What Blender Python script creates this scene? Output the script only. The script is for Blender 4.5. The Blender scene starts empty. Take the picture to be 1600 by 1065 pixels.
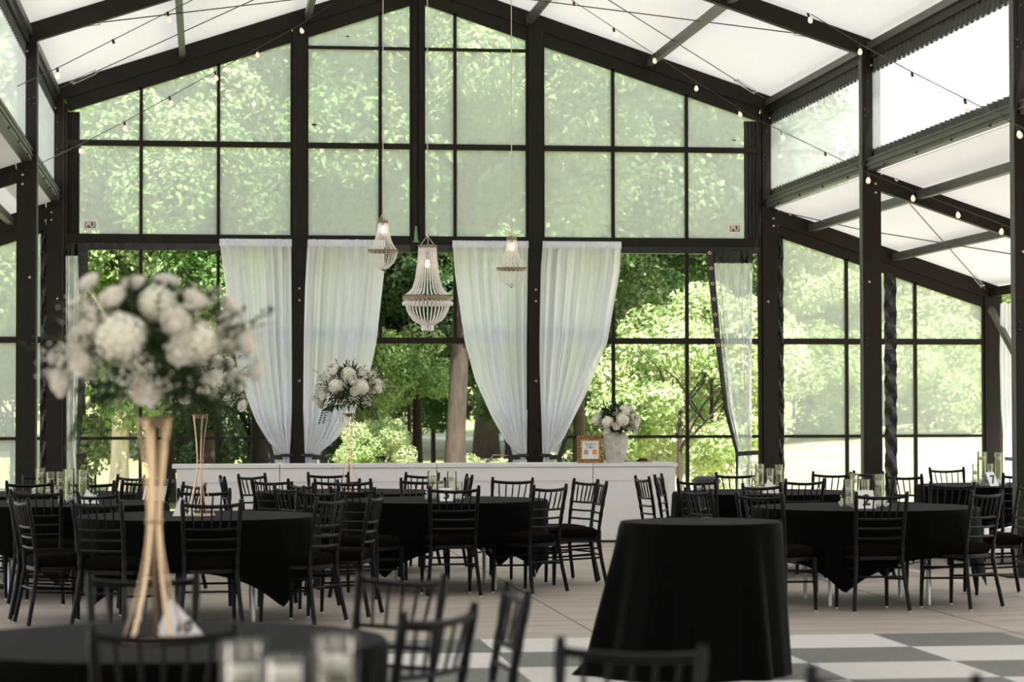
import bpy, math, random
import numpy as np
from mathutils import Vector, Matrix
random.seed(7)
PI = math.pi
S = bpy.context.scene
COL = S.collection
F = 3778.0
EYE = 1.535
# ------------------------------------------------------------------ camera
yaw = math.atan(479 / F); pitch = math.atan(109.5 / F); roll = -0.0016
RM = (Matrix.Rotation(-yaw, 3, 'Z') @ Matrix.Rotation(PI / 2 + pitch, 3, 'X') @ Matrix.Rotation(roll, 3, 'Z'))
CAMP = Vector((0, 0, EYE))
cd = bpy.data.cameras.new('camera'); cam = bpy.data.objects.new('camera', cd); COL.objects.link(cam)
cam.matrix_world = Matrix.Translation(CAMP) @ RM.to_4x4()
cd.sensor_width = 36; cd.lens = F * 36 / 1600; cd.clip_start = .1; cd.clip_end = 600
cd.dof.use_dof = True; cd.dof.focus_distance = 24.5; cd.dof.aperture_fstop = 2.8
S.camera = cam
def ray(px, py): return RM @ Vector(((px - 800) / F, -(py - 532.5) / F, -1))
def at(px, py, Y):
    d = ray(px, py); return CAMP + d * (Y / d.y)
def onz(px, py, z):
    d = ray(px, py); return CAMP + d * ((z - EYE) / d.z)
def XA(px, Y, py=450): return at(px, py, Y).x
def ZA(py, Y, px=650): return at(px, py, Y).z

# ------------------------------------------------------------------ mesh builder
class MB:
    def __init__(s): s.v = []; s.f = []; s.smooth = False
    def add(s, vs, fs):
        n = len(s.v); s.v += [tuple(p) for p in vs]; s.f += [tuple(i + n for i in f) for f in fs]; return s
    def box(s, x0, x1, y0, y1, z0, z1):
        vs = [(x, y, z) for x in (x0, x1) for y in (y0, y1) for z in (z0, z1)]
        return s.add(vs, [(0, 1, 3, 2), (4, 6, 7, 5), (0, 4, 5, 1), (2, 3, 7, 6), (0, 2, 6, 4), (1, 5, 7, 3)])
    def bar(s, a, b, w, h, up=(0, 0, 1)):
        a = Vector(a); b = Vector(b); d = (b - a).normalized(); u = Vector(up); sx = d.cross(u).normalized(); uu = sx.cross(d).normalized()
        vs = [p + sx * i * w / 2 + uu * j * h / 2 for p in (a, b) for i, j in ((-1, -1), (1, -1), (1, 1), (-1, 1))]
        return s.add(vs, [(0, 1, 2, 3), (7, 6, 5, 4), (0, 4, 5, 1), (1, 5, 6, 2), (2, 6, 7, 3), (3, 7, 4, 0)])
    def tube(s, pts, rad, n=8, cap=True):
        pts = [Vector(p) for p in pts]; m = len(pts)
        if not isinstance(rad, (list, tuple)): rad = [rad] * m
        ref = None; vs = []; fs = []
        for i, p in enumerate(pts):
            t = (pts[min(i + 1, m - 1)] - pts[max(i - 1, 0)]).normalized()
            if ref is None:
                ref = Vector((0, 0, 1)) if abs(t.z) < .9 else Vector((1, 0, 0))
            a = (ref - t * ref.dot(t)).normalized(); ref = a; b = t.cross(a)
            for k in range(n):
                an = 2 * PI * k / n; vs.append(p + (a * math.cos(an) + b * math.sin(an)) * rad[i])
        for i in range(m - 1):
            for k in range(n):
                k2 = (k + 1) % n; fs.append((i * n + k, i * n + k2, (i + 1) * n + k2, (i + 1) * n + k))
        if cap: fs.append(tuple(range(n - 1, -1, -1))); fs.append(tuple((m - 1) * n + k for k in range(n)))
        s.smooth = True; return s.add(vs, fs)
    def lathe(s, prof, n=24, c=(0, 0, 0), cap=True):
        vs = []; fs = []; m = len(prof)
        for r, z in prof:
            for k in range(n):
                an = 2 * PI * k / n; vs.append((c[0] + r * math.cos(an), c[1] + r * math.sin(an), c[2] + z))
        for i in range(m - 1):
            for k in range(n):
                k2 = (k + 1) % n; fs.append((i * n + k, i * n + k2, (i + 1) * n + k2, (i + 1) * n + k))
        if cap: fs.append(tuple(range(n - 1, -1, -1))); fs.append(tuple((m - 1) * n + k for k in range(n)))
        s.smooth = True; return s.add(vs, fs)
    def torus(s, R, r, c=(0, 0, 0), n=32, m=8, sz=1.0):
        vs = []; fs = []
        for i in range(n):
            a = 2 * PI * i / n
            for j in range(m):
                b = 2 * PI * j / m; rr = R + r * math.cos(b)
                vs.append((c[0] + rr * math.cos(a), c[1] + rr * math.sin(a), c[2] + r * sz * math.sin(b)))
        for i in range(n):
            for j in range(m):
                i2 = (i + 1) % n; j2 = (j + 1) % m; fs.append((i * m + j, i2 * m + j, i2 * m + j2, i * m + j2))
        s.smooth = True; return s.add(vs, fs)
    def ball(s, c, r, n=8, m=5, sz=1.0):
        c = Vector(c); vs = [c + Vector((0, 0, r * sz))]; fs = []
        for i in range(1, m):
            t = PI * i / m
            for k in range(n):
                a = 2 * PI * k / n; vs.append(c + Vector((r * math.sin(t) * math.cos(a), r * math.sin(t) * math.sin(a), r * sz * math.cos(t))))
        vs.append(c - Vector((0, 0, r * sz)))
        for k in range(n): fs.append((0, 1 + k, 1 + (k + 1) % n))
        for i in range(m - 2):
            for k in range(n):
                k2 = (k + 1) % n; fs.append((1 + i * n + k, 1 + (i + 1) * n + k, 1 + (i + 1) * n + k2, 1 + i * n + k2))
        L = len(vs) - 1; b = 1 + (m - 2) * n
        for k in range(n): fs.append((L, b + (k + 1) % n, b + k))
        s.smooth = True; return s.add(vs, fs)
    def octa(s, c, r):
        x, y, z = c
        return s.add([(x + r, y, z), (x - r, y, z), (x, y + r, z), (x, y - r, z), (x, y, z + r), (x, y, z - r)],
                     [(0, 2, 4), (2, 1, 4), (1, 3, 4), (3, 0, 4), (2, 0, 5), (1, 2, 5), (3, 1, 5), (0, 3, 5)])
    def grid(s, fn, nu, nv):
        vs = [fn(i / nu, j / nv) for j in range(nv + 1) for i in range(nu + 1)]
        fs = [(j * (nu + 1) + i, j * (nu + 1) + i + 1, (j + 1) * (nu + 1) + i + 1, (j + 1) * (nu + 1) + i) for j in range(nv) for i in range(nu)]
        s.smooth = True; return s.add(vs, fs)
    def mesh(s, name, m):
        me = bpy.data.meshes.new(name); me.from_pydata(s.v, [], s.f)
        if m: me.materials.append(m)
        if s.smooth:
            me.polygons.foreach_set('use_smooth', [True] * len(me.polygons))
            try: me.set_sharp_from_angle(angle=math.radians(40))
            except Exception: pass
        me.update(); return me
    def build(s, name, m, parent=None, loc=None):
        o = bpy.data.objects.new(name, s.mesh(name, m)); COL.objects.link(o)
        if parent: o.parent = parent
        if loc: o.location = loc
        return o
def tag(o, label, cat, group=None, kind=None):
    o['label'] = label; o['category'] = cat
    if group: o['group'] = group
    if kind: o['kind'] = kind
    return o
def thing(name, label, cat, loc=(0, 0, 0), rz=0, group=None, kind=None):
    o = bpy.data.objects.new(name, None); COL.objects.link(o); o.location = loc; o.rotation_euler = (0, 0, rz); o.empty_display_size = .1
    return tag(o, label, cat, group, kind)
def inst(name, me, parent=None, loc=None):
    o = bpy.data.objects.new(name, me); COL.objects.link(o)
    if parent: o.parent = parent
    if loc is not None: o.location = loc
    return o
def copy_tree(o, parent=None):
    c = o.copy(); COL.objects.link(c)
    if parent: c.parent = parent; c.matrix_parent_inverse = o.matrix_parent_inverse.copy()
    for ch in list(o.children): copy_tree(ch, c)
    return c
def dup(o, loc, rz, label, group=None, scale=None):
    c = copy_tree(o); c.location = loc; c.rotation_euler = (0, 0, rz); c['label'] = label
    if group: c['group'] = group
    if scale: c.scale = (scale,) * 3
    return c
def text_mesh(body, size, m, shear=0.0, thick=0.0, ext=.0006):
    cu = bpy.data.curves.new('lettering', 'FONT'); cu.body = body; cu.size = size; cu.align_x = 'CENTER'; cu.align_y = 'CENTER'
    cu.shear = shear; cu.offset = thick; cu.extrude = ext
    t = bpy.data.objects.new('lettering', cu); COL.objects.link(t)
    dg = bpy.context.evaluated_depsgraph_get(); me = bpy.data.meshes.new_from_object(t.evaluated_get(dg))
    bpy.data.objects.remove(t); me.materials.clear(); me.materials.append(m); return me

# ------------------------------------------------------------------ materials
def newmat(name):
    m = bpy.data.materials.new(name); m.use_nodes = True; nt = m.node_tree
    for n in list(nt.nodes): nt.nodes.remove(n)
    out = nt.nodes.new('ShaderNodeOutputMaterial'); return m, nt, out
def N(nt, t, **kw):
    n = nt.nodes.new(t)
    for k, v in kw.items():
        if k in n.inputs: n.inputs[k].default_value = v
        else: setattr(n, k, v)
    return n
def C4(c): return (c[0], c[1], c[2], 1)
def pbr(name, col, rough=.5, metal=0, spec=.5, col2=None, scale=8, bump=0, bscale=60, emit=None, es=0, sheen=0, stretch=None, detail=4):
    m, nt, out = newmat(name); p = N(nt, 'ShaderNodeBsdfPrincipled')
    p.inputs['Base Color'].default_value = C4(col); p.inputs['Roughness'].default_value = rough; p.inputs['Metallic'].default_value = metal
    p.inputs['Specular IOR Level'].default_value = spec
    if sheen: p.inputs['Sheen Weight'].default_value = sheen; p.inputs['Sheen Roughness'].default_value = .4
    tc = N(nt, 'ShaderNodeTexCoord'); src = tc.outputs['Object']
    if stretch:
        mp = N(nt, 'ShaderNodeMapping'); mp.inputs['Scale'].default_value = stretch; nt.links.new(src, mp.inputs[0]); src = mp.outputs[0]
    if col2:
        no = N(nt, 'ShaderNodeTexNoise', Scale=scale, Detail=detail); mx = N(nt, 'ShaderNodeMix', data_type='RGBA')
        cr = N(nt, 'ShaderNodeMapRange'); cr.inputs[1].default_value = .35; cr.inputs[2].default_value = .65
        nt.links.new(src, no.inputs['Vector']); nt.links.new(no.outputs['Fac'], cr.inputs[0]); nt.links.new(cr.outputs[0], mx.inputs[0])
        mx.inputs[6].default_value = C4(col); mx.inputs[7].default_value = C4(col2); nt.links.new(mx.outputs[2], p.inputs['Base Color'])
    if bump:
        nb = N(nt, 'ShaderNodeTexNoise', Scale=bscale, Detail=3); b = N(nt, 'ShaderNodeBump', Strength=bump, Distance=.01)
        nt.links.new(src, nb.inputs['Vector']); nt.links.new(nb.outputs['Fac'], b.inputs['Height']); nt.links.new(b.outputs[0], p.inputs['Normal'])
    if emit: p.inputs['Emission Color'].default_value = C4(emit); p.inputs['Emission Strength'].default_value = es
    nt.links.new(p.outputs[0], out.inputs[0]); return m
def sheet(name, col, transp, transl, gloss=0, nscale=0, tvar=0, bump=0, bscale=3, tint=(1, 1, 1), stretch=(1, 1, 1), rough=.15):
    """thin film or cloth: part clear, part translucent, part diffuse, a little gloss"""
    m, nt, out = newmat(name); L = nt.links.new
    tr = N(nt, 'ShaderNodeBsdfTransparent', Color=C4(tint)); tl = N(nt, 'ShaderNodeBsdfTranslucent', Color=C4(col)); df = N(nt, 'ShaderNodeBsdfDiffuse', Color=C4(col))
    m1 = N(nt, 'ShaderNodeMixShader', Fac=transl); L(df.outputs[0], m1.inputs[1]); L(tl.outputs[0], m1.inputs[2])
    m2 = N(nt, 'ShaderNodeMixShader', Fac=transp); L(m1.outputs[0], m2.inputs[1]); L(tr.outputs[0], m2.inputs[2])
    last = m2; tc = N(nt, 'ShaderNodeTexCoord'); mp = N(nt, 'ShaderNodeMapping'); mp.inputs['Scale'].default_value = stretch; L(tc.outputs['Object'], mp.inputs[0])
    if tvar:
        no = N(nt, 'ShaderNodeTexNoise', Scale=nscale, Detail=6, Roughness=.65); r = N(nt, 'ShaderNodeMapRange')
        r.inputs[1].default_value = .3; r.inputs[2].default_value = .7; r.inputs[3].default_value = transp - tvar; r.inputs[4].default_value = min(1, transp + tvar)
        L(mp.outputs[0], no.inputs['Vector']); L(no.outputs['Fac'], r.inputs[0]); L(r.outputs[0], m2.inputs[0])
    if bump:
        nb = N(nt, 'ShaderNodeTexNoise', Scale=bscale, Detail=3); b = N(nt, 'ShaderNodeBump', Strength=bump, Distance=.05)
        L(mp.outputs[0], nb.inputs['Vector']); L(nb.outputs['Fac'], b.inputs['Height']); L(b.outputs[0], df.inputs['Normal']); L(b.outputs[0], tl.inputs['Normal'])
    if gloss:
        g = N(nt, 'ShaderNodeBsdfGlossy', Roughness=rough); lw = N(nt, 'ShaderNodeFresnel', IOR=1.4); mu = N(nt, 'ShaderNodeMath', operation='MULTIPLY'); mu.inputs[1].default_value = gloss
        L(lw.outputs[0], mu.inputs[0]); m3 = N(nt, 'ShaderNodeMixShader'); L(mu.outputs[0], m3.inputs[0]); L(m2.outputs[0], m3.inputs[1]); L(g.outputs[0], m3.inputs[2]); last = m3
        if bump: L(b.outputs[0], g.inputs['Normal'])
    L(last.outputs[0], out.inputs[0]); return m
def leafmat(name, cols, scale=.35, transl=.35, fine=9, rough=.55):
    """leaves: colour wanders from bough to bough, some light passes through"""
    m, nt, out = newmat(name); L = nt.links.new
    tc = N(nt, 'ShaderNodeTexCoord'); no = N(nt, 'ShaderNodeTexNoise', Scale=scale, Detail=2); n2 = N(nt, 'ShaderNodeTexNoise', Scale=fine, Detail=1)
    oi = N(nt, 'ShaderNodeObjectInfo'); ad = N(nt, 'ShaderNodeMath', operation='ADD'); a2 = N(nt, 'ShaderNodeMath', operation='MULTIPLY_ADD'); a2.inputs[1].default_value = .25; a2.inputs[2].default_value = -.2
    L(tc.outputs['Object'], no.inputs['Vector']); L(tc.outputs['Object'], n2.inputs['Vector'])
    hf = N(nt, 'ShaderNodeMath', operation='MULTIPLY'); hf.inputs[1].default_value = .55; L(n2.outputs['Fac'], hf.inputs[0])
    L(no.outputs['Fac'], ad.inputs[0]); L(hf.outputs[0], ad.inputs[1]); L(oi.outputs['Random'], a2.inputs[0])
    a3 = N(nt, 'ShaderNodeMath', operation='ADD'); L(ad.outputs[0], a3.inputs[0]); L(a2.outputs[0], a3.inputs[1])
    cr = N(nt, 'ShaderNodeValToRGB'); e = cr.color_ramp.elements; e[0].position = .35; e[0].color = C4(cols[0]); e[1].position = .95; e[1].color = C4(cols[2])
    k = cr.color_ramp.elements.new(.65); k.color = C4(cols[1]); L(a3.outputs[0], cr.inputs[0])
    d = N(nt, 'ShaderNodeBsdfPrincipled', Roughness=rough); L(cr.outputs[0], d.inputs['Base Color'])
    t = N(nt, 'ShaderNodeBsdfTranslucent'); L(cr.outputs[0], t.inputs[0]); mx = N(nt, 'ShaderNodeMixShader', Fac=transl); L(d.outputs[0], mx.inputs[1]); L(t.outputs[0], mx.inputs[2])
    L(mx.outputs[0], out.inputs[0]); return m
M = {}
M['frame'] = pbr('bronze_black_powder_coat', (.0135, .0102, .0068), .45, spec=.16, col2=(.017, .013, .009), scale=3)
M['alu'] = pbr('grey_aluminium', (.10, .098, .088), .4, metal=.4)
M['bolt'] = pbr('zinc_bolt', (.55, .53, .48), .35, metal=1)
M['dark_bolt'] = pbr('black_bolt', (.015, .013, .011), .4)
M['roof'] = sheet('white_roof_fabric', (.86, .85, .83), 0, .10, bump=.5, bscale=.8)
M['vinyl'] = sheet('clear_vinyl', (.95, .955, .945), .50, .72, gloss=.4, nscale=14, tvar=.05)
M['vinyl_soft'] = sheet('gathered_clear_vinyl', (.9, .93, .92), .42, .65, gloss=1, nscale=3, tvar=.15, bump=.6, bscale=4, stretch=(3, 3, .5))
M['blackvinyl'] = pbr('black_vinyl_hem', (.012, .012, .012), .25, spec=.4, bump=1, bscale=9)
M['hem'] = pbr('laced_black_hem', (.02, .018, .016), .4, bump=1, bscale=22)
M['sheer'] = sheet('white_sheer_cloth', (.93, .92, .99), .12, .76, nscale=2, tvar=.07, stretch=(3, 3, .05))
M['chair'] = pbr('black_lacquer', (.0052, .0046, .004), .36, spec=.15)
M['cushion'] = pbr('black_seat_cloth', (.0042, .0034, .0027), .9, spec=.03, bump=.1, bscale=300)
M['glide'] = pbr('pale_glide', (.6, .58, .55), .4)
M['cloth'] = pbr('black_table_linen', (.0022, .0023, .0021), .65, spec=.015, sheen=.045, bump=.15, bscale=350)
M['board'] = pbr('table_board', (.35, .27, .18), .6, col2=(.28, .2, .13), scale=5)
M['steel'] = pbr('grey_steel', (.5, .5, .48), .35, metal=.8)
M['barwhite'] = pbr('white_paint', (.80, .79, .79), .45, col2=(.77, .76, .76), scale=2)
M['shadowgap'] = pbr('dark_gap', (.05, .05, .05), .7)
M['gold'] = pbr('brushed_gold', (.76, .55, .36), .35, metal=.8)
M['oldgold'] = pbr('antique_gold', (.26, .11, .035), .4, metal=.5, col2=(.5, .27, .09), scale=40)
M['paper'] = pbr('white_card', (.88, .87, .87), .6)
M['ink'] = pbr('black_ink', (.01, .01, .01), .5)
M['greyink'] = pbr('grey_ink', (.35, .33, .36), .6)
M['orange'] = pbr('orange_print', (.85, .33, .06), .6); M['green'] = pbr('green_print', (.30, .40, .25), .6)
M['stone'] = pbr('pale_stone_glaze', (.62, .59, .55), .7, col2=(.45, .42, .38), scale=14, bump=.3, bscale=40)
M['glass'] = sheet('clear_glass', (.95, .97, .93), .978, .5, gloss=1.3, rough=.03, tint=(.985, .99, .97))
M['water'] = sheet('water', (.9, .92, .8), .985, .5, gloss=.6, rough=.03, tint=(.98, .985, .94))
M['candle'] = pbr('white_wax', (.90, .88, .85), .5)
M['breath'] = pbr('tiny_white_blossom', (.86, .84, .76), .7)
M['stem'] = pbr('green_stem', (.10, .16, .05), .6)
M['rose'] = pbr('ivory_rose', (.93, .88, .79), .65, col2=(.94, .91, .86), scale=20)
M['hyd'] = pbr('cream_hydrangea', (.88, .86, .72), .7, col2=(.93, .91, .82), scale=14)
M['leaf'] = leafmat('bouquet_leaf', ((.012, .032, .007), (.035, .075, .016), (.11, .17, .045)), 6, .2, 30, .5)
M['bead'] = pbr('crystal_bead', (.88, .84, .84), .08, spec=.9)
M['bronze'] = pbr('bronze_ring', (.16, .12, .08), .4, metal=.6, col2=(.3, .24, .17), scale=60)
M['cable'] = pbr('steel_cable', (.07, .05, .04), .4, metal=.4)
M['palecable'] = pbr('pale_cord', (.6, .57, .52), .5)
M['glow'] = pbr('warm_bulb', (1, .85, .7), .3, emit=(1, .70, .48), es=4)
M['smallbulb'] = pbr('clear_bulb', (.95, .85, .78), .15, emit=(1, .62, .45), es=.5)
M['socket'] = pbr('black_socket', (.012, .01, .01), .5)
M['bark'] = pbr('brown_bark', (.062, .044, .031), .9, col2=(.035, .025, .018), scale=3, bump=1, bscale=8, stretch=(4, 4, 1))
M['palebark'] = pbr('bleached_bark', (.62, .54, .45), .85, col2=(.45, .36, .28), scale=3, bump=.5, bscale=8, stretch=(4, 4, .7))
M['tanbark'] = pbr('tan_bark', (.26, .18, .115), .9, col2=(.18, .12, .075), scale=3, bump=.6, bscale=8, stretch=(4, 4, .7))
M['bin'] = pbr('pale_grey_plastic', (.62, .61, .60), .5); M['lid'] = pbr('black_lid', (.03, .03, .03), .3)
M['brownleaf'] = pbr('dry_leaf', (.10, .045, .02), .8)
M['sticker'] = pbr('sticker_white', (.75, .74, .70), .6); M['logo'] = pbr('brown_logo', (.13, .085, .06), .6)
M['tree1'] = leafmat('maple_leaf', ((.055, .13, .027), (.16, .29, .075), (.46, .55, .28)))
M['tree2'] = leafmat('oak_leaf', ((.022, .062, .018), (.085, .17, .05), (.38, .46, .24)))
M['tree3'] = leafmat('young_leaf', ((.12, .22, .05), (.31, .44, .15), (.64, .68, .42)))

def floor_mat():
    m, nt, out = newmat('brushed_concrete'); L = nt.links.new; p = N(nt, 'ShaderNodeBsdfPrincipled', Roughness=.55)
    tc = N(nt, 'ShaderNodeTexCoord'); mp = N(nt, 'ShaderNodeMapping'); mp.inputs['Scale'].default_value = (.5, 3, 1); L(tc.outputs['Object'], mp.inputs[0])
    n1 = N(nt, 'ShaderNodeTexNoise', Scale=1.6, Detail=8, Roughness=.6); L(mp.outputs[0], n1.inputs['Vector'])
    cr = N(nt, 'ShaderNodeValToRGB'); e = cr.color_ramp.elements; e[0].position = .3; e[0].color = (.37, .315, .265, 1); e[1].position = .72; e[1].color = (.56, .495, .43, 1)
    L(n1.outputs['Fac'], cr.inputs[0]); L(cr.outputs[0], p.inputs['Base Color'])
    n2 = N(nt, 'ShaderNodeTexNoise', Scale=40, Detail=4); b = N(nt, 'ShaderNodeBump', Strength=.15, Distance=.01); L(mp.outputs[0], n2.inputs['Vector']); L(n2.outputs['Fac'], b.inputs['Height']); L(b.outputs[0], p.inputs['Normal'])
    L(p.outputs[0], out.inputs[0]); return m
def checker_mat(size):
    m, nt, out = newmat('checkered_floor_panels'); L = nt.links.new; p = N(nt, 'ShaderNodeBsdfPrincipled', Roughness=.5)
    tc = N(nt, 'ShaderNodeTexCoord'); ck = N(nt, 'ShaderNodeTexChecker', Scale=1 / size); L(tc.outputs['Object'], ck.inputs['Vector'])
    mp = N(nt, 'ShaderNodeMapping'); mp.inputs['Scale'].default_value = (14, .9, 1); L(tc.outputs['Object'], mp.inputs[0])
    n1 = N(nt, 'ShaderNodeTexNoise', Scale=3, Detail=6); L(mp.outputs[0], n1.inputs['Vector'])
    a = N(nt, 'ShaderNodeMix', data_type='RGBA'); a.inputs[6].default_value = (.09, .09, .088, 1); a.inputs[7].default_value = (.22, .22, .215, 1); L(n1.outputs['Fac'], a.inputs[0])
    c = N(nt, 'ShaderNodeMix', data_type='RGBA'); c.inputs[6].default_value = (.66, .63, .60, 1); c.inputs[7].default_value = (.84, .81, .79, 1); L(n1.outputs['Fac'], c.inputs[0])
    x = N(nt, 'ShaderNodeMix', data_type='RGBA'); L(ck.outputs['Fac'], x.inputs[0]); L(c.outputs[2], x.inputs[6]); L(a.outputs[2], x.inputs[7]); L(x.outputs[2], p.inputs['Base Color'])
    L(p.outputs[0], out.inputs[0]); return m
def ground_mat():
    m, nt, out = newmat('mown_grass'); L = nt.links.new; p = N(nt, 'ShaderNodeBsdfPrincipled', Roughness=.9)
    tc = N(nt, 'ShaderNodeTexCoord'); n1 = N(nt, 'ShaderNodeTexNoise', Scale=.25, Detail=6); n2 = N(nt, 'ShaderNodeTexNoise', Scale=6, Detail=5)
    L(tc.outputs['Object'], n1.inputs['Vector']); L(tc.outputs['Object'], n2.inputs['Vector'])
    c1 = N(nt, 'ShaderNodeValToRGB'); e = c1.color_ramp.elements; e[0].position = .35; e[0].color = (.15, .19, .05, 1); e[1].position = .65; e[1].color = (.36, .37, .14, 1); L(n1.outputs['Fac'], c1.inputs[0])
    c2 = N(nt, 'ShaderNodeValToRGB'); e = c2.color_ramp.elements; e[0].position = .3; e[0].color = (.10, .14, .035, 1); e[1].position = .7; e[1].color = (.44, .42, .2, 1); L(n2.outputs['Fac'], c2.inputs[0])
    x = N(nt, 'ShaderNodeMix', data_type='RGBA'); x.inputs[0].default_value = .45; L(c1.outputs[0], x.inputs[6]); L(c2.outputs[0], x.inputs[7]); L(x.outputs[2], p.inputs['Base Color']); L(p.outputs[0], out.inputs[0]); return m

# ------------------------------------------------------------------ hall: numbers read off the photograph
Y0, BAY = 31.85, 5.0
FR = [Y0 - BAY * i - (.22 if i > 1 else 0) for i in range(9)]              # frame lines, last behind the camera
XL = XA(86, Y0, 300); XR = XA(1202, Y0, 300)       # nave column centres
XM = (XL + XR) / 2; CW = .21
ZE = 5.745                                         # roof edge
SL = .33
XOUT = XA(1550, Y0); XOUTL = 2 * XM - XOUT         # outer columns
ZR = ZE + SL * (XR + .12 - XM)
ZB = 4.26                                          # top of the side roofs
ZO = 3.24
fr, al = M['frame'], M['alu']
FLOOR = tag(MB().box(-14, 14, -20, Y0 + .5, -.2, 0).build('floor', floor_mat()), 'pale brushed concrete floor under the tables and chairs', 'floor', kind='structure')
# saw joints in the slab
jm = pbr('joint', (.16, .13, .11), .8)
for a, b in (((830, 932), (925, 986)), ((1338, 919), (1600, 993))):
    A = onz(*a, .001); B = onz(*b, .001); x = (A.x + B.x) / 2
    MB().box(x - .006, x + .006, -10, Y0, -.01, .0012).build('joint', jm, FLOOR)
for y in (26.4, 16.2):
    MB().box(-12, 12, y - .006, y + .006, -.01, .0012).build('joint', jm, FLOOR)
# dance floor
a = onz(1363.5, 992.6, 0); b = onz(1561, 989.5, 0); TS = b.x - a.x
df = MB().box(-9 * TS, 1 * TS, -9 * TS, 0, 0, .012).build('dance_floor', checker_mat(TS))
df.location = (b.x - TS, a.y, 0.0)
df.data.transform(Matrix.Translation((0, 0, .0)))
tag(df, 'grey and white checkered dance floor laid on the concrete beside the tall cocktail table', 'dance floor')

# roof
rb = MB(); ya, yb = FR[-1] - 1, Y0 + .06
def slope(x0, z0, x1, z1, nx=10, ny=70):
    def fn(u, v):
        y = ya + (yb - ya) * v; t = ((Y0 - y) / BAY) % 1.0
        return (x0 + (x1 - x0) * u, y, z0 + (z1 - z0) * u - .03 * math.sin(PI * t) * math.sin(PI * u))
    rb.grid(fn, nx, ny)
slope(XL - .12, ZE, XM, ZR); slope(XR + .12, ZE, XM, ZR)
slope(XR + .05, ZB, XOUT + .35, ZO - .1); slope(XL - .05, ZB, XOUTL - .35, ZO - .1)
tag(rb.build('ceiling', M['roof']), 'translucent white fabric roof over the nave and both side aisles', 'ceiling', kind='structure')

ordn = ['end wall', 'second frame from the end wall', 'third frame from the end wall', 'frame beside the front tables', 'frame nearer the entrance', 'frame over the entrance side', 'frame', 'frame', 'frame']
def bolts(mb, x, y, z):
    mb.lathe([(.016, 0), (.016, .008), (.009, .014)], 8)
proto_bolt = MB().ball((0, 0, 0), .017, 8, 5).mesh('bolt', M['bolt'])
proto_dbolt = MB().ball((0, 0, 0), .017, 8, 5).mesh('bolt', M['dark_bolt'])
for i, y in enumerate(FR[:8]):
    for sx, X, side in ((-1, XL, 'left'), (1, XR, 'right')):
        vis = i < 3
        lab = f'tall black steel nave column at the {side} of the {ordn[i]}'
        c = thing('steel_column', lab, 'column', (X, y, 0), kind='structure')
        MB().box(-CW / 2, CW / 2, -.06, .06, 0, ZE - .03).build('shaft', fr, c)
        MB().box(-.24, .24, -.2, .2, 0, .018).build('base_plate', fr, c)
        MB().box(-sx * (CW / 2 + .008) - .008, -sx * (CW / 2 + .008) + .008, -.05, .045, .02, ZE - .2).build('edge_profile', al, c)
        if vis:
            MB().box(-.075, .055, -.068, -.06, ZE - .86, ZE - .1).build('gusset_plate', fr, c)
            for bx, bz, mm in ((.0, ZE - .17, proto_bolt), (.0, ZE - .27, proto_bolt), (-.05, ZE - .45, proto_dbolt), (.035, ZE - .45, proto_dbolt), (-.05, ZE - .8, proto_dbolt), (.035, ZE - .8, proto_dbolt), (.0, ZE - .6, proto_dbolt),
                               (-sx * .085, 4.97, proto_dbolt), (-sx * .085, 4.90, proto_dbolt), (sx * .04, 4.12, proto_bolt), (sx * .04, 4.02, proto_bolt), (-sx * .04, 3.0, proto_bolt), (-sx * .08, 2.35, proto_dbolt), (-sx * .08, 2.28, proto_dbolt)):
                inst('bolt', mm, c, (bx, -.066, bz))
        # rafters of the nave
        r = thing('roof_rafter', f'sloping black steel rafter on the {side} side of the {ordn[i]}', 'rafter', (0, y, 0), kind='structure')
        ang = math.atan(SL)
        p0 = Vector((X + sx * .1, 0, ZE - .11)); p1 = Vector((XM, 0, ZR - .11))
        MB().bar(p0, p1, .112, .2, (0, 0, 1)).build('beam', fr, r)
        # aisle rafters
        Xo = XOUT if sx > 0 else XOUTL
        r2 = thing('aisle_rafter', f'black rafter of the {side} side aisle at the {ordn[i]}', 'rafter', (0, y, 0), kind='structure')
        MB().bar((X + sx * .1, 0, ZB - .115), (Xo + sx * .05, 0, ZO - .115), .112, .2).build('beam', fr, r2)
        c2 = thing('aisle_column', f'short black outer column of the {side} side aisle at the {ordn[i]}', 'column', (Xo, y, 0), kind='structure')
        MB().box(-.12, .12, -.06, .06, 0, ZO - .03).build('shaft', fr, c2)
        MB().box(-.2, .2, -.15, .15, 0, .018).build('base_plate', fr, c2)
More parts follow.
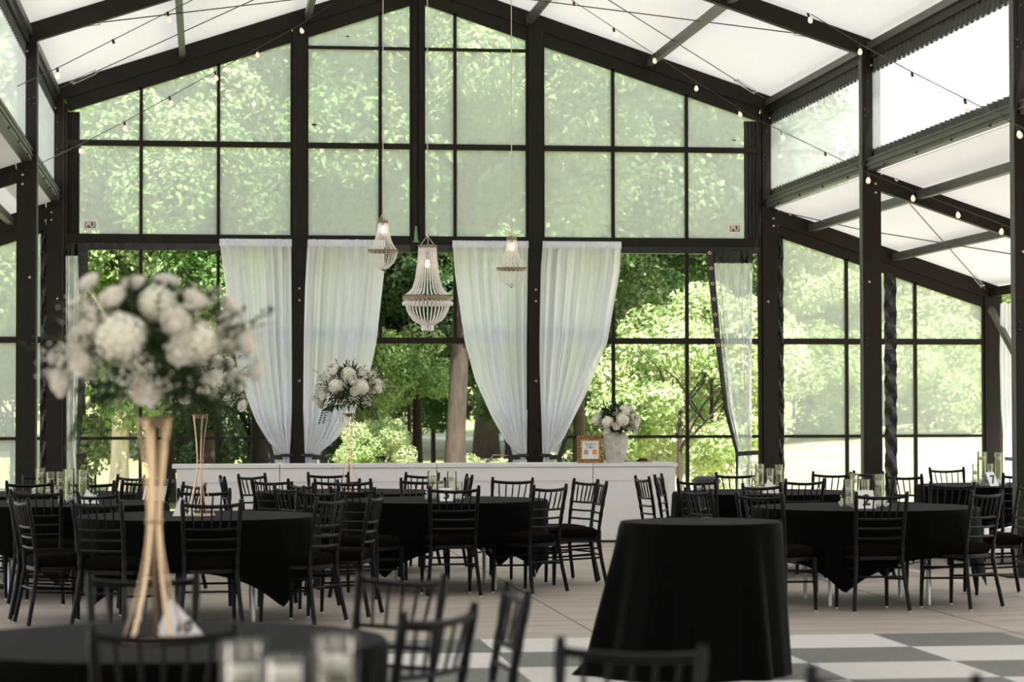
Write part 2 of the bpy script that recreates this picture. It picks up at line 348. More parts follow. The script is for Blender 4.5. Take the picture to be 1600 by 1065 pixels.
# lengthwise members and side windows between the frames
wn = 0
for i in range(7):
    y1, y0 = FR[i] - .06, FR[i + 1] + .06
    for sx, X, side in ((-1, XL, 'left'), (1, XR, 'right')):
        e = thing('eave_beam', f'grey aluminium eave beam along the {side} nave edge, bay {["next to the end wall","second from the end wall","third from the end wall","mid hall","mid hall two","rear","rear two"][i]}', 'beam', (X, 0, 0), kind='structure')
        MB().box(-.06, .06, y0, y1, ZE - .10, ZE - .015).build('upper_profile', al, e)
        MB().box(-.03, .03, y0, y1, ZE - .2, ZE - .10).build('lower_flange', fr, e)
        lb = thing('aisle_beam', f'ribbed grey beam under the {side} high side window, bay {["next to the end wall","second from the end wall","third from the end wall","mid hall","mid hall two","rear","rear two"][i]}', 'beam', (X, 0, 0), kind='structure')
        m = MB(); m.box(-.06, .06, y0, y1, ZB + .01, ZB + .06); m.box(-.075, .075, y0, y1, ZB + .055, ZB + .075); m.box(-.06, .06, y0, y1, ZB + .075, ZB + .12); m.box(-.07, .07, y0, y1, ZB + .12, ZB + .145)
        m.build('profile', al, lb)
        for k in range(4):
            inst('bolt', proto_dbolt, lb, (-sx * .06, y0 + (k + .6) * (y1 - y0) / 4.2, ZB + .012))
        wn += 1
        w = thing(f'window_{wn}', f'high clear vinyl window above the {side} side aisle, bay {["next to the end wall","second from the end wall","third from the end wall","mid hall","mid hall two","rear","rear two"][i]}', 'window', (X + sx * .01, 0, 0), kind='structure')
        MB().add([(0, y0, 4.5), (0, y1, 4.5), (0, y1, ZE - .33), (0, y0, ZE - .33)], [(0, 1, 2, 3)]).build('pane', M['vinyl'], w)
        def strip(z0, z1):
            mb = MB()
            mb.grid(lambda u, v: (.012 * math.sin(u * 190) , y0 + (y1 - y0) * u, z0 + (z1 - z0) * v + (.012 * math.sin(u * 190 + 1) if v in (0, 1) else 0)), 240, 2)
            return mb
        strip(ZE - .36, ZE - .19).build('laced_hem', M['hem'], w); strip(4.40, 4.52).build('laced_hem', M['hem'], w)
    # roof purlins
    for k, f_ in enumerate((.345, .69)):
        for sx, X, side in ((-1, XL, 'left'), (1, XR, 'right')):
            x = X + (XM - X) * f_; z = ZE + SL * abs(x - X) - .045
            MB().box(x - .04, x + .04, y0, y1, z - .06, z + .02)
            tag(MB().box(-.04, .04, y0, y1, -.07, .03).build('roof_purlin', al, None, (x, 0, z - .02)), f'{"lower" if k == 0 else "upper"} grey purlin under the {side} roof slope, bay {["next to the end wall","second from the end wall","third from the end wall","mid hall","mid hall two","rear","rear two"][i]}', 'purlin', kind='structure')
    for k, px in enumerate((1266, 1397)):
        xx = XA(px, Y0)
        for sx, side in ((1, 'right'), (-1, 'left')):
            x = xx if sx > 0 else 2 * XM - xx; z = ZB - (ZB - ZO) * (xx - XR) / (XOUT - XR)
            tag(MB().box(-.04, .04, y0, y1, -.07, .03).build('aisle_purlin', al, None, (x, 0, z - .06)), f'{"upper" if k == 0 else "lower"} grey purlin under the {side} aisle roof, bay {["next to the end wall","second from the end wall","third from the end wall","mid hall","mid hall two","rear","rear two"][i]}', 'purlin', kind='structure')
    for sx, Xo, side in ((1, XOUT, 'right'), (-1, XOUTL, 'left')):
        tag(MB().box(-.06, .06, y0, y1, -.12, 0).build('aisle_eave_beam', fr, None, (Xo, 0, ZO - .04)), f'black eave beam along the outer {side} aisle wall, bay {["next to the end wall","second from the end wall","third from the end wall","mid hall","mid hall two","rear","rear two"][i]}', 'beam', kind='structure')
tag(MB().box(-.08, .08, FR[-1], Y0, -.1, 0).build('ridge_beam', al, None, (XM, 0, ZR - .05)), 'grey ridge beam along the top of the roof above the chandeliers', 'beam', kind='structure')

# ------------------------------------------------------------------ glazed end wall
def zat(py, px=650): return ZA(py, Y0, px)
Z77, Z225, Z377, Z532, Z684 = zat(77, 650), zat(229.3), zat(376), zat(532, 650), zat(683)
def zroof(x): return ZE - .335 + SL * ((XR + .05 - XM) - abs(x - XM)) * 1.0 if True else 0
def zglass(x): return ZE - .36 + SL * (XR - XM - abs(x - XM))
for (p0, p1, lab) in ((457, 478, 'black gable post between the two white curtains on the left'), (825, 847, 'black gable post between the two white curtains on the right')):
    x0, x1 = XA(p0, Y0), XA(p1, Y0); xc = (x0 + x1) / 2
    c = thing('gable_post', lab, 'column', (xc, Y0 - .02, 0), kind='structure')
    MB().box((x0 - xc), (x1 - xc), -.07, .07, 0, zglass(xc) + .2).build('shaft', fr, c)
    MB().box((x0 - xc) - .03, (x1 - xc) + .03, -.03, .03, 0, zglass(xc) + .1).build('edge_profile', fr, c)
    for pz in (452, 470, 595): inst('bolt', proto_bolt, c, (.0, -.07, zat(pz)))
x0, x1 = XA(640, Y0), XA(664, Y0); xc = (x0 + x1) / 2
c = thing('gable_post', 'black ribbed gable post in the middle above the large chandelier', 'column', (xc, Y0 - .02, 0), kind='structure')
m = MB(); m.box(x0 - xc, x1 - xc, -.03, .03, Z377, zglass(xc) + .2); m.box(-.07, -.02, -.06, .0, Z377, zglass(xc) + .2); m.box(.02, .07, -.06, 0, Z377, zglass(xc) + .2)
m.build('shaft', fr, c)
def window(n, label, px0, px1, mull, lowmull, extra=(), glass=True, low_glass=False, topf=None):
    global wn
    wn += 1
    w = thing(f'window_{wn}', label, 'window', (0, Y0, 0), kind='structure')
    x0, x1 = XA(px0, Y0), XA(px1, Y0); tf = topf or zglass
    xs = [x0] + [XA(p, Y0) for p in mull] + [x1]
    for p in mull:
        x = XA(p, Y0); lo = 0 if p in lowmull else (Z532 if p in extra else Z377)
        MB().box(x - .022, x + .022, -.03, .03, lo, tf(x) + .02).build('mullion', fr, w)
    def rail(z, h, a=x0, b=x1, name='rail'):
        MB().box(a, b, -.04, .03, z - h / 2, z + h / 2).build(name, fr, w)
    # sloping head
    if not (x0 < XM - .3 and x1 > XM + .3):
        MB().bar((x0, 0, tf(x0) + .09), (x1, 0, tf(x1) + .09), .06, .18).build('head', fr, w)
    rows = [z for z in ([Z77] if 478 <= px0 <= 830 else []) + [Z225]]
    for z in rows: rail(z, .075 if z == Z225 else .04)
    zs = [Z377] + sorted(rows)
    for a, b in zip(xs[:-1], xs[1:]):
        for k, z in enumerate(zs):
            zt = zs[k + 1] if k + 1 < len(zs) else None
            ta, tb = (zt, zt) if zt else (tf(a), tf(b))
            MB().add([(a, .005, z), (b, .005, z), (b, .005, tb), (a, .005, ta)], [(0, 1, 2, 3)]).build('pane', M['vinyl'], w)
    return w, x0, x1, rail
w1, a, b, rail = window(1, 'four-row gridded end wall window between the left nave column and the first gable post, its lower half open', 104, 457, (220, 341), (220, 341))
rail(Z377, .12); rail(Z532, .08); rail(Z684, .04)
MB().box(a, b, -.06, .05, Z377 - .15, Z377 - .06).build('rolled_vinyl', M['blackvinyl'], w1)
MB().grid(lambda u, v: (a + (XA(124, Y0) - a) * u, -.012 + .012 * math.sin(u * 25) , Z377 + (zglass(a) - Z377) * v), 16, 4).build('vinyl_flap', M['hem'], w1)
MB().box(a - .04, a + .015, -.05, .04, 0, zglass(a) + .1).build('jamb', fr, w1)
w2, a, b, rail = window(2, 'tall gridded end wall window left of the middle gable post, open below its rail', 478, 640, (594,), (), (594,))
rail(Z377, .12); rail(Z532, .08); MB().box(a, b, -.06, .05, Z377 - .15, Z377 - .06).build('rolled_vinyl', M['blackvinyl'], w2)
w3, a, b, rail = window(3, 'tall gridded end wall window right of the middle gable post, open below its rail', 664, 825, (711,), (), (711,))
rail(Z377, .12); rail(Z532, .08); MB().box(a, b, -.06, .05, Z377 - .15, Z377 - .06).build('rolled_vinyl', M['blackvinyl'], w3)
MB().box(XA(640, Y0), a, -.04, .03, Z532 - .04, Z532 + .04).build('rail', fr, w3); MB().box(XA(640, Y0), a, -.06, .05, Z377 - .15, Z377 + .06).build('rail', fr, w3)
w4, a, b, rail = window(4, 'four-row gridded end wall window between the last gable post and the right nave column, its lower half open', 847, 1186, (958, 1073), (958, 1073))
rail(Z377, .12); rail(Z532, .08); rail(Z684, .04)
MB().box(a, b, -.06, .05, Z377 - .15, Z377 - .06).build('rolled_vinyl', M['blackvinyl'], w4)
MB().grid(lambda u, v: (XA(1163, Y0) + (b - XA(1163, Y0)) * u, -.012 + .012 * math.sin(u * 25), Z377 + (zglass(b) - Z377) * v), 16, 4).build('vinyl_flap', M['hem'], w4)
MB().box(b - .015, b + .04, -.05, .04, 0, zglass(b) + .1).build('jamb', fr, w4)
def za(x): return ZB - .345 - (ZB - ZO) * (abs(x - XM) - (XR - XM)) / (XOUT - XR)
for side, sx in (('right', 1), ('left', -1)):
    wn += 1
    w = thing(f'window_{wn}', f'clear vinyl end window of the {side} side aisle with a sloping head', 'window', (0, Y0, 0), kind='structure')
    def XX(px):
        x = XA(px, Y0); return x if sx > 0 else 2 * XM - x
    x0, x1 = XX(1216), XX(1540)
    MB().bar((x0, 0, za(x0) + .1), (x1, 0, za(x1) + .1), .06, .2).build('head', fr, w)
    mm = [1322, 1390, 1429]
    for p, hw in ((1322, .022), (1429, .022), (1219, .03), (1537, .035)):
        MB().box(XX(p) - hw, XX(p) + hw, -.03, .03, 0, za(XX(p)) + .02).build('mullion', fr, w)
    for z, h in ((Z532, .08), (Z684, .04)):
        MB().box(min(x0, x1), max(x0, x1), -.035, .03, z - h / 2, z + h / 2).build('rail', fr, w)
    def flap(pa, pb):
        A, B = XX(pa), XX(pb)
        MB().grid(lambda u, v: (A + (B - A) * u, -.04 + .02 * math.sin(u * 5 + v * 60) + .012 * math.sin(v * 147), .02 + (za(A) - .02) * v), 6, 90).build('vinyl_flap', M['blackvinyl'], w)
    flap(1380, 1399); flap(1214, 1223)
    es = [x0, XX(1322), XX(1390), XX(1429), x1]
    for p, q in zip(es[:-1], es[1:]):
        for zl, zh in ((.05, Z684), (Z684, Z532), (Z532, None)):
            MB().add([(p, .005, zl), (q, .005, zl), (q, .005, zh or za(q)), (p, .005, zh or za(p))], [(0, 1, 2, 3)]).build('pane', M['vinyl'], w)
# vinyl maker's stickers
def sticker(px, py, w_, h_, txt, label, Y=Y0 - .012):
    p = at(px, py, Y); s = thing('vinyl_sticker', label, 'sticker', p)
    MB().box(-w_ / 2, w_ / 2, -.001, .001, -h_ / 2, h_ / 2).build('backing', M['sticker'], s)
    MB().box(-w_ * .33, w_ * .33, -.002, -.001, -h_ * .27, h_ * .27).build('logo_block', M['logo'], s)
    o = inst('lettering', text_mesh(txt, h_ * .62, M['sticker'], thick=.002), s, (0, -.003, 0)); o.rotation_euler = (PI / 2, 0, 0)
sticker(141, 351, .2, .15, 'PU', 'small white sticker with a brown logo in the corner of the left end window')
sticker(1148, 357, .2, .15, 'PU', 'small white sticker with a brown logo in the corner of the right end window')
for j, (px, py, lab) in enumerate(((491, 195, 'dark dry leaf stuck on the vinyl beside the left gable post'), (543, 57, 'tiny brown dry leaf stuck near the top of the end window'), (1147, 219, 'brown dry leaf stuck on the vinyl near the right nave column'))):
    p = at(px, py, Y0 - .006); k = .045 if j == 0 else .03
    tag(MB().add([(-k, 0, 0), (-.3 * k, -.01, .35 * k), (k, 0, .1 * k), (.2 * k, -.012, -.45 * k)], [(0, 1, 2, 3)]).build('dry_leaf', M['brownleaf'], None, p), lab, 'leaf')
g = at(650, 368, Y0 - .1)
tag(MB().lathe([(.045, -.09), (.045, -.07), (.03, -.065), (.012, .12), (.004, .13)], 12).build('bottle', pbr('green_glass', (.12, .28, .12), .15), None, g), 'small green bottle standing on the rail below the middle gable post', 'bottle')

# ------------------------------------------------------------------ curtains
def lerp_edge(E, y):
    if y <= E[0][1]: return E[0][0]
    for (xa, y_a), (xb, y_b) in zip(E[:-1], E[1:]):
        if y <= y_b:
            t = (y - y_a) / (y_b - y_a); return xa + (xb - xa) * t
    return E[-1][0]
def drape(Le, Re, Y, nf, amp, ytop, ybot, ytie, m, name, parent=None, nu=90, nv=60, ph=0.0):
    Lp = [(at(x, y, Y).x, y) for x, y in Le]; Rp = [(at(x, y, Y).x, y) for x, y in Re]
    mb = MB()
    def fn(u, v):
        y = ytop + (ybot - ytop) * v; l = lerp_edge(Lp, y); r = lerp_edge(Rp, y); wd = max(.05, r - l)
        uu = u + .05 * math.sin(u * 7 + v * 2.2 + ph) * u * (1 - u) * 2
        a = amp * (.35 + .65 * min(1, wd / .6)) * (.55 + .45 * math.sin(u * 3.1 * PI + ph))
        w = a * math.sin(uu * nf * 2 * PI + ph) + .4 * a * math.sin(uu * nf * 4.7 * PI + v * 3 + ph)
        return (l + (r - l) * uu, Y + w, ZA(y, Y))
    mb.grid(fn, nu, nv); return mb.build(name, m, parent)
YC = Y0 - .25
CUR = [
 ('sheer white curtain tied to the left gable post on its outer side', [(343, 377), (355, 470), (361, 530), (373, 580), (386, 622), (400, 657), (420, 690), (443, 711), (440, 730), (437, 826)], [(455, 377), (456, 560), (456, 640), (454, 690), (452, 711), (454, 830)], 'l'),
 ('sheer white curtain tied to the left gable post behind the flower arrangement', [(481, 377), (477, 450), (475, 530), (474, 638), (476, 704), (477, 711), (476, 830)], [(601, 377), (600, 428), (588, 536), (575, 596), (550, 654), (527, 684), (505, 703), (486, 711), (488, 730), (490, 830)], 'r'),
 ('sheer white curtain tied to the right gable post on its inner side', [(707, 379), (711, 430), (726, 533), (742, 593), (768, 651), (791, 691), (813, 711), (810, 730), (808, 830)], [(825, 379), (823, 540), (823, 690), (821, 711), (824, 830)], 'l'),
 ('sheer white curtain tied to the right gable post nearest the bar vase', [(848, 379), (845, 418), (843, 523), (843, 572), (847, 688), (849, 711), (847, 830)], [(970, 379), (968, 423), (948, 535), (918, 609), (897, 651), (879, 688), (857, 711), (858, 730), (862, 830)], 'r')]
for j, (lab, Le, Re, sd) in enumerate(CUR):
    c = thing('sheer_curtain', lab, 'curtain', group='white sheer curtains on the end wall')
    drape(Le, Re, YC, 7, .05, Le[0][1] - 2, 826, 711, M['sheer'], 'drop', c, nu=150, nv=70, ph=j * 1.7)
    drape([(Le[0][0], 373), (Le[0][0], 387)], [(Re[0][0] + 1, 373), (Re[0][0] + 1, 387)], YC - .055, 16, .012, 375, 386, 999, M['sheer'], 'heading', c, nu=120, nv=3, ph=j)
    A = at(Le[0][0], 381, YC); B = at(Re[0][0], 381, YC); MB().tube([A, B], .012, 8).build('rod', M['paper'], c)
    # black tie
    xl = at(lerp_edge(Le, 711), 711, YC); xr = at(lerp_edge(Re, 711), 711, YC); mid = (xl + xr) / 2; hw = (xr.x - xl.x) / 2 + .03
    post = XA(467 if j < 2 else 836, YC); tb = MB()
    tb.tube([(mid.x + hw * math.cos(t), mid.y + .08 * math.sin(t), mid.z) for t in np.linspace(0, 2 * PI, 20)], .022, 8, False)
    tb.build('tie', M['blackvinyl'], c)
# clear vinyl sheets drawn aside (black hem with eyelets)
def vin(lab, Le, Re, band, ytop, ybot, ytie, Y, eyelets=True):
    c = thing('vinyl_drop', lab, 'vinyl curtain', group='clear vinyl sheets drawn aside and tied')
    drape(Le, Re, Y, 4, .03, ytop + 18, ybot, ytie, M['vinyl_soft'], 'clear_sheet', c, 40, 40)
    drape(Le, Re, Y - .005, 4, .03, ytop, ytop + 19, ytie, M['blackvinyl'], 'top_hem', c, 40, 4)
    if band: drape(band[0], band[1], Y - .05, 1, .01, ytop, ybot, ytie, M['blackvinyl'], 'edge_hem', c, 8, 50, 1)
    xl = at(lerp_edge(band[0] if band else Le, ytie), ytie, Y - .08); xr = at(lerp_edge(Re, ytie), ytie, Y - .08)
    MB().bar(xl, xr + Vector((.1, 0, .02)), .02, .06).build('tie', M['blackvinyl'], c)
    if band and eyelets:
        for k in range(7):
            y = ytop + 6 + k * 24; p = at((lerp_edge(band[0], y) + lerp_edge(band[1], y)) / 2, y, Y - .07); p.y = Y - .066
            MB().torus(.018, .006, n=12, m=6).build('eyelet', M['gold'], c, p).rotation_euler = (PI / 2, 0, 0)
YV = Y0 - .13
vin('clear vinyl sheet with black hem tied back beside the left nave column', [(103, 386), (104, 826)], [(124, 386), (122, 600), (119, 700), (122, 713), (121, 826)], [[(122, 386), (123, 600), (121, 690), (119, 713), (121, 826)], [(138, 386), (136, 560), (129, 650), (122, 713), (126, 740), (126, 826)]], 384, 820, 713, YV, False)
vin('clear vinyl sheet with eyeleted black hem tied back beside the right nave column', [(1106, 390), (1122, 530), (1136, 640), (1153, 708), (1151, 740), (1150, 830)], [(1176, 390), (1175, 600), (1175, 830)], [[(1103, 390), (1117, 530), (1131, 640), (1149, 708), (1150, 740), (1149, 830)], [(1114, 390), (1126, 530), (1138, 640), (1154, 708), (1153, 740), (1151, 830)]], 389, 822, 709, YV)
for lab, L_, R_ in (('narrow vinyl sheet tied behind the outer curtain of the left gable post', [(400, 640), (418, 690), (424, 712), (420, 826)], [(452, 640), (452, 826)]), ('narrow vinyl sheet tied behind the inner curtain of the left gable post', [(476, 640), (478, 826)], [(530, 640), (512, 690), (506, 712), (507, 826)]),
                    ('narrow vinyl sheet tied behind the inner curtain of the right gable post', [(780, 640), (790, 690), (796, 712), (795, 826)], [(824, 640), (822, 826)]), ('narrow vinyl sheet tied behind the outer curtain of the right gable post', [(846, 640), (850, 826)], [(892, 640), (884, 690), (876, 712), (875, 826)])):
    left = L_[1][0] - L_[0][0] > 5 or lab.count('right') and 'inner' in lab
    bd = [[(p[0] - 2, p[1]) for p in L_], [(p[0] + 5, p[1]) for p in L_]] if left else [[(p[0] - 5, p[1]) for p in R_], [(p[0] + 2, p[1]) for p in R_]]
    c = thing('vinyl_drop', lab, 'vinyl curtain', group='clear vinyl sheets drawn aside and tied')
    drape(L_, R_, YV, 4, .03, 640, 820, 712, M['vinyl_soft'], 'clear_sheet', c, 40, 20)
    drape(bd[0], bd[1], YV - .04, 1, .01, 640, 820, 712, M['blackvinyl'], 'edge_hem', c, 8, 30, 1)
    A = at(lerp_edge(L_, 714), 714, YV - .06); B = at(lerp_edge(R_, 714), 714, YV - .06); MB().bar(A, B, .02, .06).build('tie', M['blackvinyl'], c)
# white curtain and knee brace at the outer aisle corner
c = thing('aisle_curtain', 'narrow white curtain tied back at the outer corner of the right aisle', 'curtain')
drape([(1563, 470), (1562, 560), (1564, 640), (1568, 690), (1572, 716), (1572, 830)], [(1590, 470), (1590, 830)], Y0 - .5, 4, .03, 470, 826, 716, M['sheer'], 'drop', c, 40, 40)
MB().bar(at(1570, 716, Y0 - .56), at(1590, 718, Y0 - .56), .02, .05).build('tie', M['blackvinyl'], c)
tag(MB().bar(at(1548, 482, Y0 - .2), at(1592, 565, Y0 - .9), .06, .08).build('knee_brace', al), 'grey diagonal knee brace on the outer right aisle column', 'brace', kind='structure')

# ------------------------------------------------------------------ cables and string lights
def cable(lab, pts, r=.007, m='cable', tb=None):
    o = thing('brace_cable', lab, 'cable'); P = [at(*p) for p in pts]
    MB().tube(P, r, 6).build('wire', M[m], o)
    if tb is not None:
        a, b = P[tb[0]], P[tb[1]]; d = (b - a).normalized(); q = a + d * .25; e = a + d * .75
        u = d.cross(Vector((0, 1, 0))).normalized() * .025; mb = MB(); mb.tube([q - u, e - u], .006, 6); mb.tube([q + u, e + u], .006, 6); mb.torus(.03, .008, q, 12, 6); mb.torus(.03, .008, e, 12, 6)
        mb.build('turnbuckle', M['steel'], o)
cable('thin steel brace cable rising rightward from the left column of the second frame', [(72, 45, 26.9), (420, 4, 29.0), (560, -13, 29.9)], tb=(0, 1))
cable('thin steel brace cable rising from the left end wall column up to the roof', [(95, 137, 31.6), (400, -2, 28.7), (480, -38, 28)], tb=(0, 1))
cable('thin steel brace cable rising leftward from the right column of the second frame', [(1324, 62, 26.9), (1220, 49, 27.6), (834, 0, 29.8), (760, -9, 30.2)], tb=(0, 1))
cable('thin steel brace cable rising from the right end wall column up to the roof', [(1194, 153, 31.6), (951, 0, 28.8), (880, -45, 28)], tb=(0, 1))
cable('diagonal brace cable under the right aisle roof ending in a turnbuckle at the outer column', [(1540, 452, 31.5), (1408, 303, 27.0)], tb=(0, 1))
cable('long brace cable crossing under the right aisle roof from the nave column', [(1222, 331, 31.6), (1347, 359, 30.2), (1600, 400, 27.2), (1660, 412, 26.6)])
for px, py, Y, lab in ((1401, 277, 26.75, 'white hook hanging on the aisle rafter of the second frame'), (1235, 331, 31.74, 'white hook hanging on the aisle rafter of the end wall')):
    p = at(px, py, Y); o = MB().torus(.038, .009, n=16, m=6).build('hook', M['paper'], None, p); o.rotation_euler = (PI / 2, 0, 0); o.scale = (.6, 1, 1); tag(o, lab, 'hook')
bulb_me = MB().lathe([(.004, .0), (.016, -.012), (.026, -.035), (.028, -.05), (.022, -.068), (.008, -.078), (.0, -.079)], 14).mesh('bulb', M['smallbulb'])
sock_me = MB().lathe([(.010, .05), (.015, .045), (.015, .0), (.011, -.003)], 10).mesh('socket', M['socket'])
def string(lab, pts, bulbs):
    o = thing('string_light_cord', lab, 'string lights', group='festoon string lights')
    P = [at(*p) for p in pts]
    MB().tube(P, .005, 6).build('cord', M['cable'], o)
    for px, py in bulbs:
        best = None
        for (A, B), (pa, pb) in zip(zip(P[:-1], P[1:]), zip(pts[:-1], pts[1:])):
            lo, hi = sorted((pa[0], pb[0]))
            if lo - 2 <= px <= hi + 2:
                # depth is linear in 1/Y along the picture line
                t = (px - pa[0]) / (pb[0] - pa[0]); Y = 1 / ((1 - t) / pa[2] + t / pb[2]); py_ = pa[1] + (pb[1] - pa[1]) * t; best = at(px, py_, Y); break
        if best is None: continue
        s = inst('bulb', bulb_me, o, best + Vector((0, 0, -.045))); inst('socket', sock_me, s, (0, 0, 0))
        s.rotation_euler = (0, random.uniform(-.35, .1), 0)
string('string of small bulbs sloping over the upper left past the second frame', [(330, -15, 27.5), (88, 107, 26.5), (0, 147, 25.2), (-60, 175, 24.5)], [(263, 19), (178, 62), (90, 106)])
string('string of small bulbs sloping across the left end window panes', [(520, 5, 31.0), (470, 38, 31.5), (195, 190, 31.0), (120, 228, 29.0), (40, 266, 26.7)], [(470, 38), (402, 76), (337, 112), (266, 151), (195, 190), (125, 226), (53, 259)])
string('string of small bulbs sloping down the right end window to the aisle rafter', [(840, -35, 28.5), (960, 44, 30.0), (1088, 128, 31.2), (1190, 190, 31.6), (1222, 205, 31.2), (1357, 270, 26.6), (1426, 298, 26.7), (1565, 350, 26.7), (1640, 380, 26.7)], [(898, 4), (960, 44), (1022, 88), (1088, 128), (1155, 167), (1222, 203), (1290, 238), (1357, 270), (1426, 300), (1496, 326), (1565, 350)])
string('string of small bulbs passing in front of the high right side windows', [(1200, -20, 26.6), (1264, 20, 26.65), (1344, 69, 26.5), (1426, 113, 25.0), (1591, 196, 21.4), (1680, 242, 20.4)], [(1264, 20), (1344, 69), (1426, 113), (1509, 155), (1591, 196)])

# ------------------------------------------------------------------ chandeliers
def strand_mesh(prof, n, r):
    """beads strung along a profile of (radius, z)"""
    pts = [Vector((a, 0, z)) for a, z in prof]; ln = [0]
    for p, q in zip(pts[:-1], pts[1:]): ln.append(ln[-1] + (q - p).length)
    mb = MB()
    for k in range(n):
        t = ln[-1] * k / (n - 1)
        for i in range(len(ln) - 1):
            if t <= ln[i + 1] + 1e-9:
                s = (t - ln[i]) / (ln[i + 1] - ln[i]); mb.ball(pts[i].lerp(pts[i + 1], s), r, 6, 4); break
    return mb.mesh('bead_strand', M['bead'])
def chandelier(lab, px, Y, ytop, yring, ybot, up, low, rings, nU, nL, bu, bl, br, big):
    sc = Y / F / math.cos(0)                        # metres per pixel there
    p = at(px, ytop, Y); o = thing('chandelier', lab, 'chandelier', p)
    zz = lambda y: (ytop - y) * sc
    U = [(r * sc, zz(y)) for r, y in up]; Lw = [(r * sc, zz(y)) for r, y in low]
    mu = strand_mesh(U, bu, br); ml = strand_mesh(Lw, bl, br)
    for k in range(nU): inst('bead_strand', mu, o).rotation_euler = (0, 0, 2 * PI * k / nU)
    for k in range(nL): inst('basket_strand', ml, o).rotation_euler = (0, 0, 2 * PI * (k + .5) / nL)
    rt = up[0][0] * sc; rm = rings * sc
    MB().lathe([(rt, -.018), (rt + .008, -.016), (rt + .008, .012), (rt, .014)], 32, cap=False).build('top_ring', M['bronze'], o)
    zr = zz(yring); h = .02 if big else .012
    mb = MB(); mb.lathe([(rm - .01, zr - h), (rm + .004, zr - h), (rm + .008, zr), (rm + .004, zr + h), (rm - .01, zr + h)], 40, cap=False); 
    for k in range(48):
        a = 2 * PI * k / 48; mb.octa(((rm + .006) * math.cos(a), (rm + .006) * math.sin(a), zr + h * 1.2), .009 if big else .006)
    mb.build('middle_ring', M['bronze'], o)
    if big:
        mb = MB()
        for k in range(36):
            a = 2 * PI * k / 36; c, s = math.cos(a), math.sin(a); mb.ball((rm * c, rm * s, zr - .055), .011, 6, 4, 2.0)
        mb.build('crystal_fringe', M['bead'], o)
        mb = MB(); zb = zz(ybot - 10)
        for k in range(14):
            a = 2 * PI * k / 14; mb.tube([(.055 * math.cos(a), .055 * math.sin(a), zb), (.055 * math.cos(a), .055 * math.sin(a), zz(ybot))], .008, 6)
        mb.build('bottom_drops', M['bead'], o); MB().lathe([(.02, zb), (.066, zb), (.066, zb + .012), (.02, zb + .016)], 20).build('bottom_ring', M['bronze'], o)
    else:
        zb = zz(ybot - 5); MB().lathe([(.0, zz(ybot)), (.010, zz(ybot - 1.5)), (.028, zb), (.02, zb + .012), (.0, zb + .014)], 14).build('finial', M['bronze'], o)
    zl = zz(ytop + (28 if big else 13)); MB().lathe([(0, zl - .036), (.02, zl - .028), (.028, zl), (.018, zl + .03), (.009, zl + .045)], 14).build('bulb', M['glow'], o)
    MB().lathe([(.014, zl + .045), (.016, zl + .12), (.0, zl + .125)], 10).build('lamp_holder', M['bronze'], o)
    hz = zz(ytop - (17 if big else 14)); mb = MB()
    for k in range(3):
        a = 2 * PI * k / 3 + .5; mb.tube([(rt * math.cos(a), rt * math.sin(a), .01), (0, 0, hz)], .0035, 5)
    mb.build('suspension_chain', M['palecable'], o)
    MB().tube([(0, 0, hz), (0, 0, ZR - .2 - SL * abs(p.x - XM) - p.z)], .0045, 6).build('hanging_cord', M['palecable'], o)
chandelier('large beaded crystal chandelier hanging in the middle of the hall, lowest of the three', 668, 24.0, 385, 466, 517, [(13.5, 387), (14.5, 405), (16.5, 420), (19, 437), (23.5, 451), (30, 458), (37, 463)], [(36, 469), (35, 474), (32, 485), (28, 493), (22, 501), (11, 507)], 38.5, 30, 32, 27, 17, .0088, True)
chandelier('small beaded crystal chandelier in front of the sheer curtain left of the large one', 598.5, 25.0, 346, 393, 424, [(7, 348), (8, 356), (10, 366), (13, 377), (18, 386), (22, 391)], [(22, 395), (21, 401), (17, 410), (11, 416), (5, 420)], 22.5, 18, 20, 20, 13, .0068, False)
chandelier('small beaded crystal chandelier in front of the sheer curtain right of the large one', 799.5, 25.0, 373, 421, 451, [(7, 375), (8, 383), (10, 393), (13, 404), (18, 414), (22, 419)], [(22, 423), (21, 429), (17, 438), (11, 444), (5, 448)], 22.5, 18, 20, 20, 13, .0068, False)

# ------------------------------------------------------------------ bar
YB = 27.9; ZBAR = EYE - (724.5 - 642) * YB / F
edges = [275, 437, 683, 927, 1056]
blab = ['white panelled bar section at the end by the pale tree trunk', 'white panelled bar section behind the tall gold flower stand', 'white panelled bar section behind the number 5 table', 'white panelled bar section under the stone vase']
for j in range(4):
    x0, x1 = XA(edges[j], YB, 780) + .004, XA(edges[j + 1], YB, 780) - .004; xc = (x0 + x1) / 2; w = (x1 - x0) / 2
    o = thing('bar_counter', blab[j], 'bar', (xc, YB, 0), group='white bar sections')
    MB().box(-w, w, .03, .62, .03, ZBAR - .045).build('body', M['barwhite'], o)
    MB().box(-w - (.05 if j == 0 else 0), w + (.03 if j == 3 else 0), 0, .68, ZBAR - .04, ZBAR).build('counter_top', M['barwhite'], o)
    MB().box(-w, w, .015, .03, ZBAR - .20, ZBAR - .05).build('apron', M['barwhite'], o)
    MB().box(-w, w, .05, .6, 0, .03).build('toe_kick', M['shadowgap'], o)
    mb = MB(); mb.box(-w, w, .018, .03, .03, .13); mb.box(-w, -w + .09, .018, .03, .03, ZBAR - .2); mb.box(w - .09, w, .018, .03, .03, ZBAR - .2)
    mb.build('panel_frame', M['barwhite'], o)
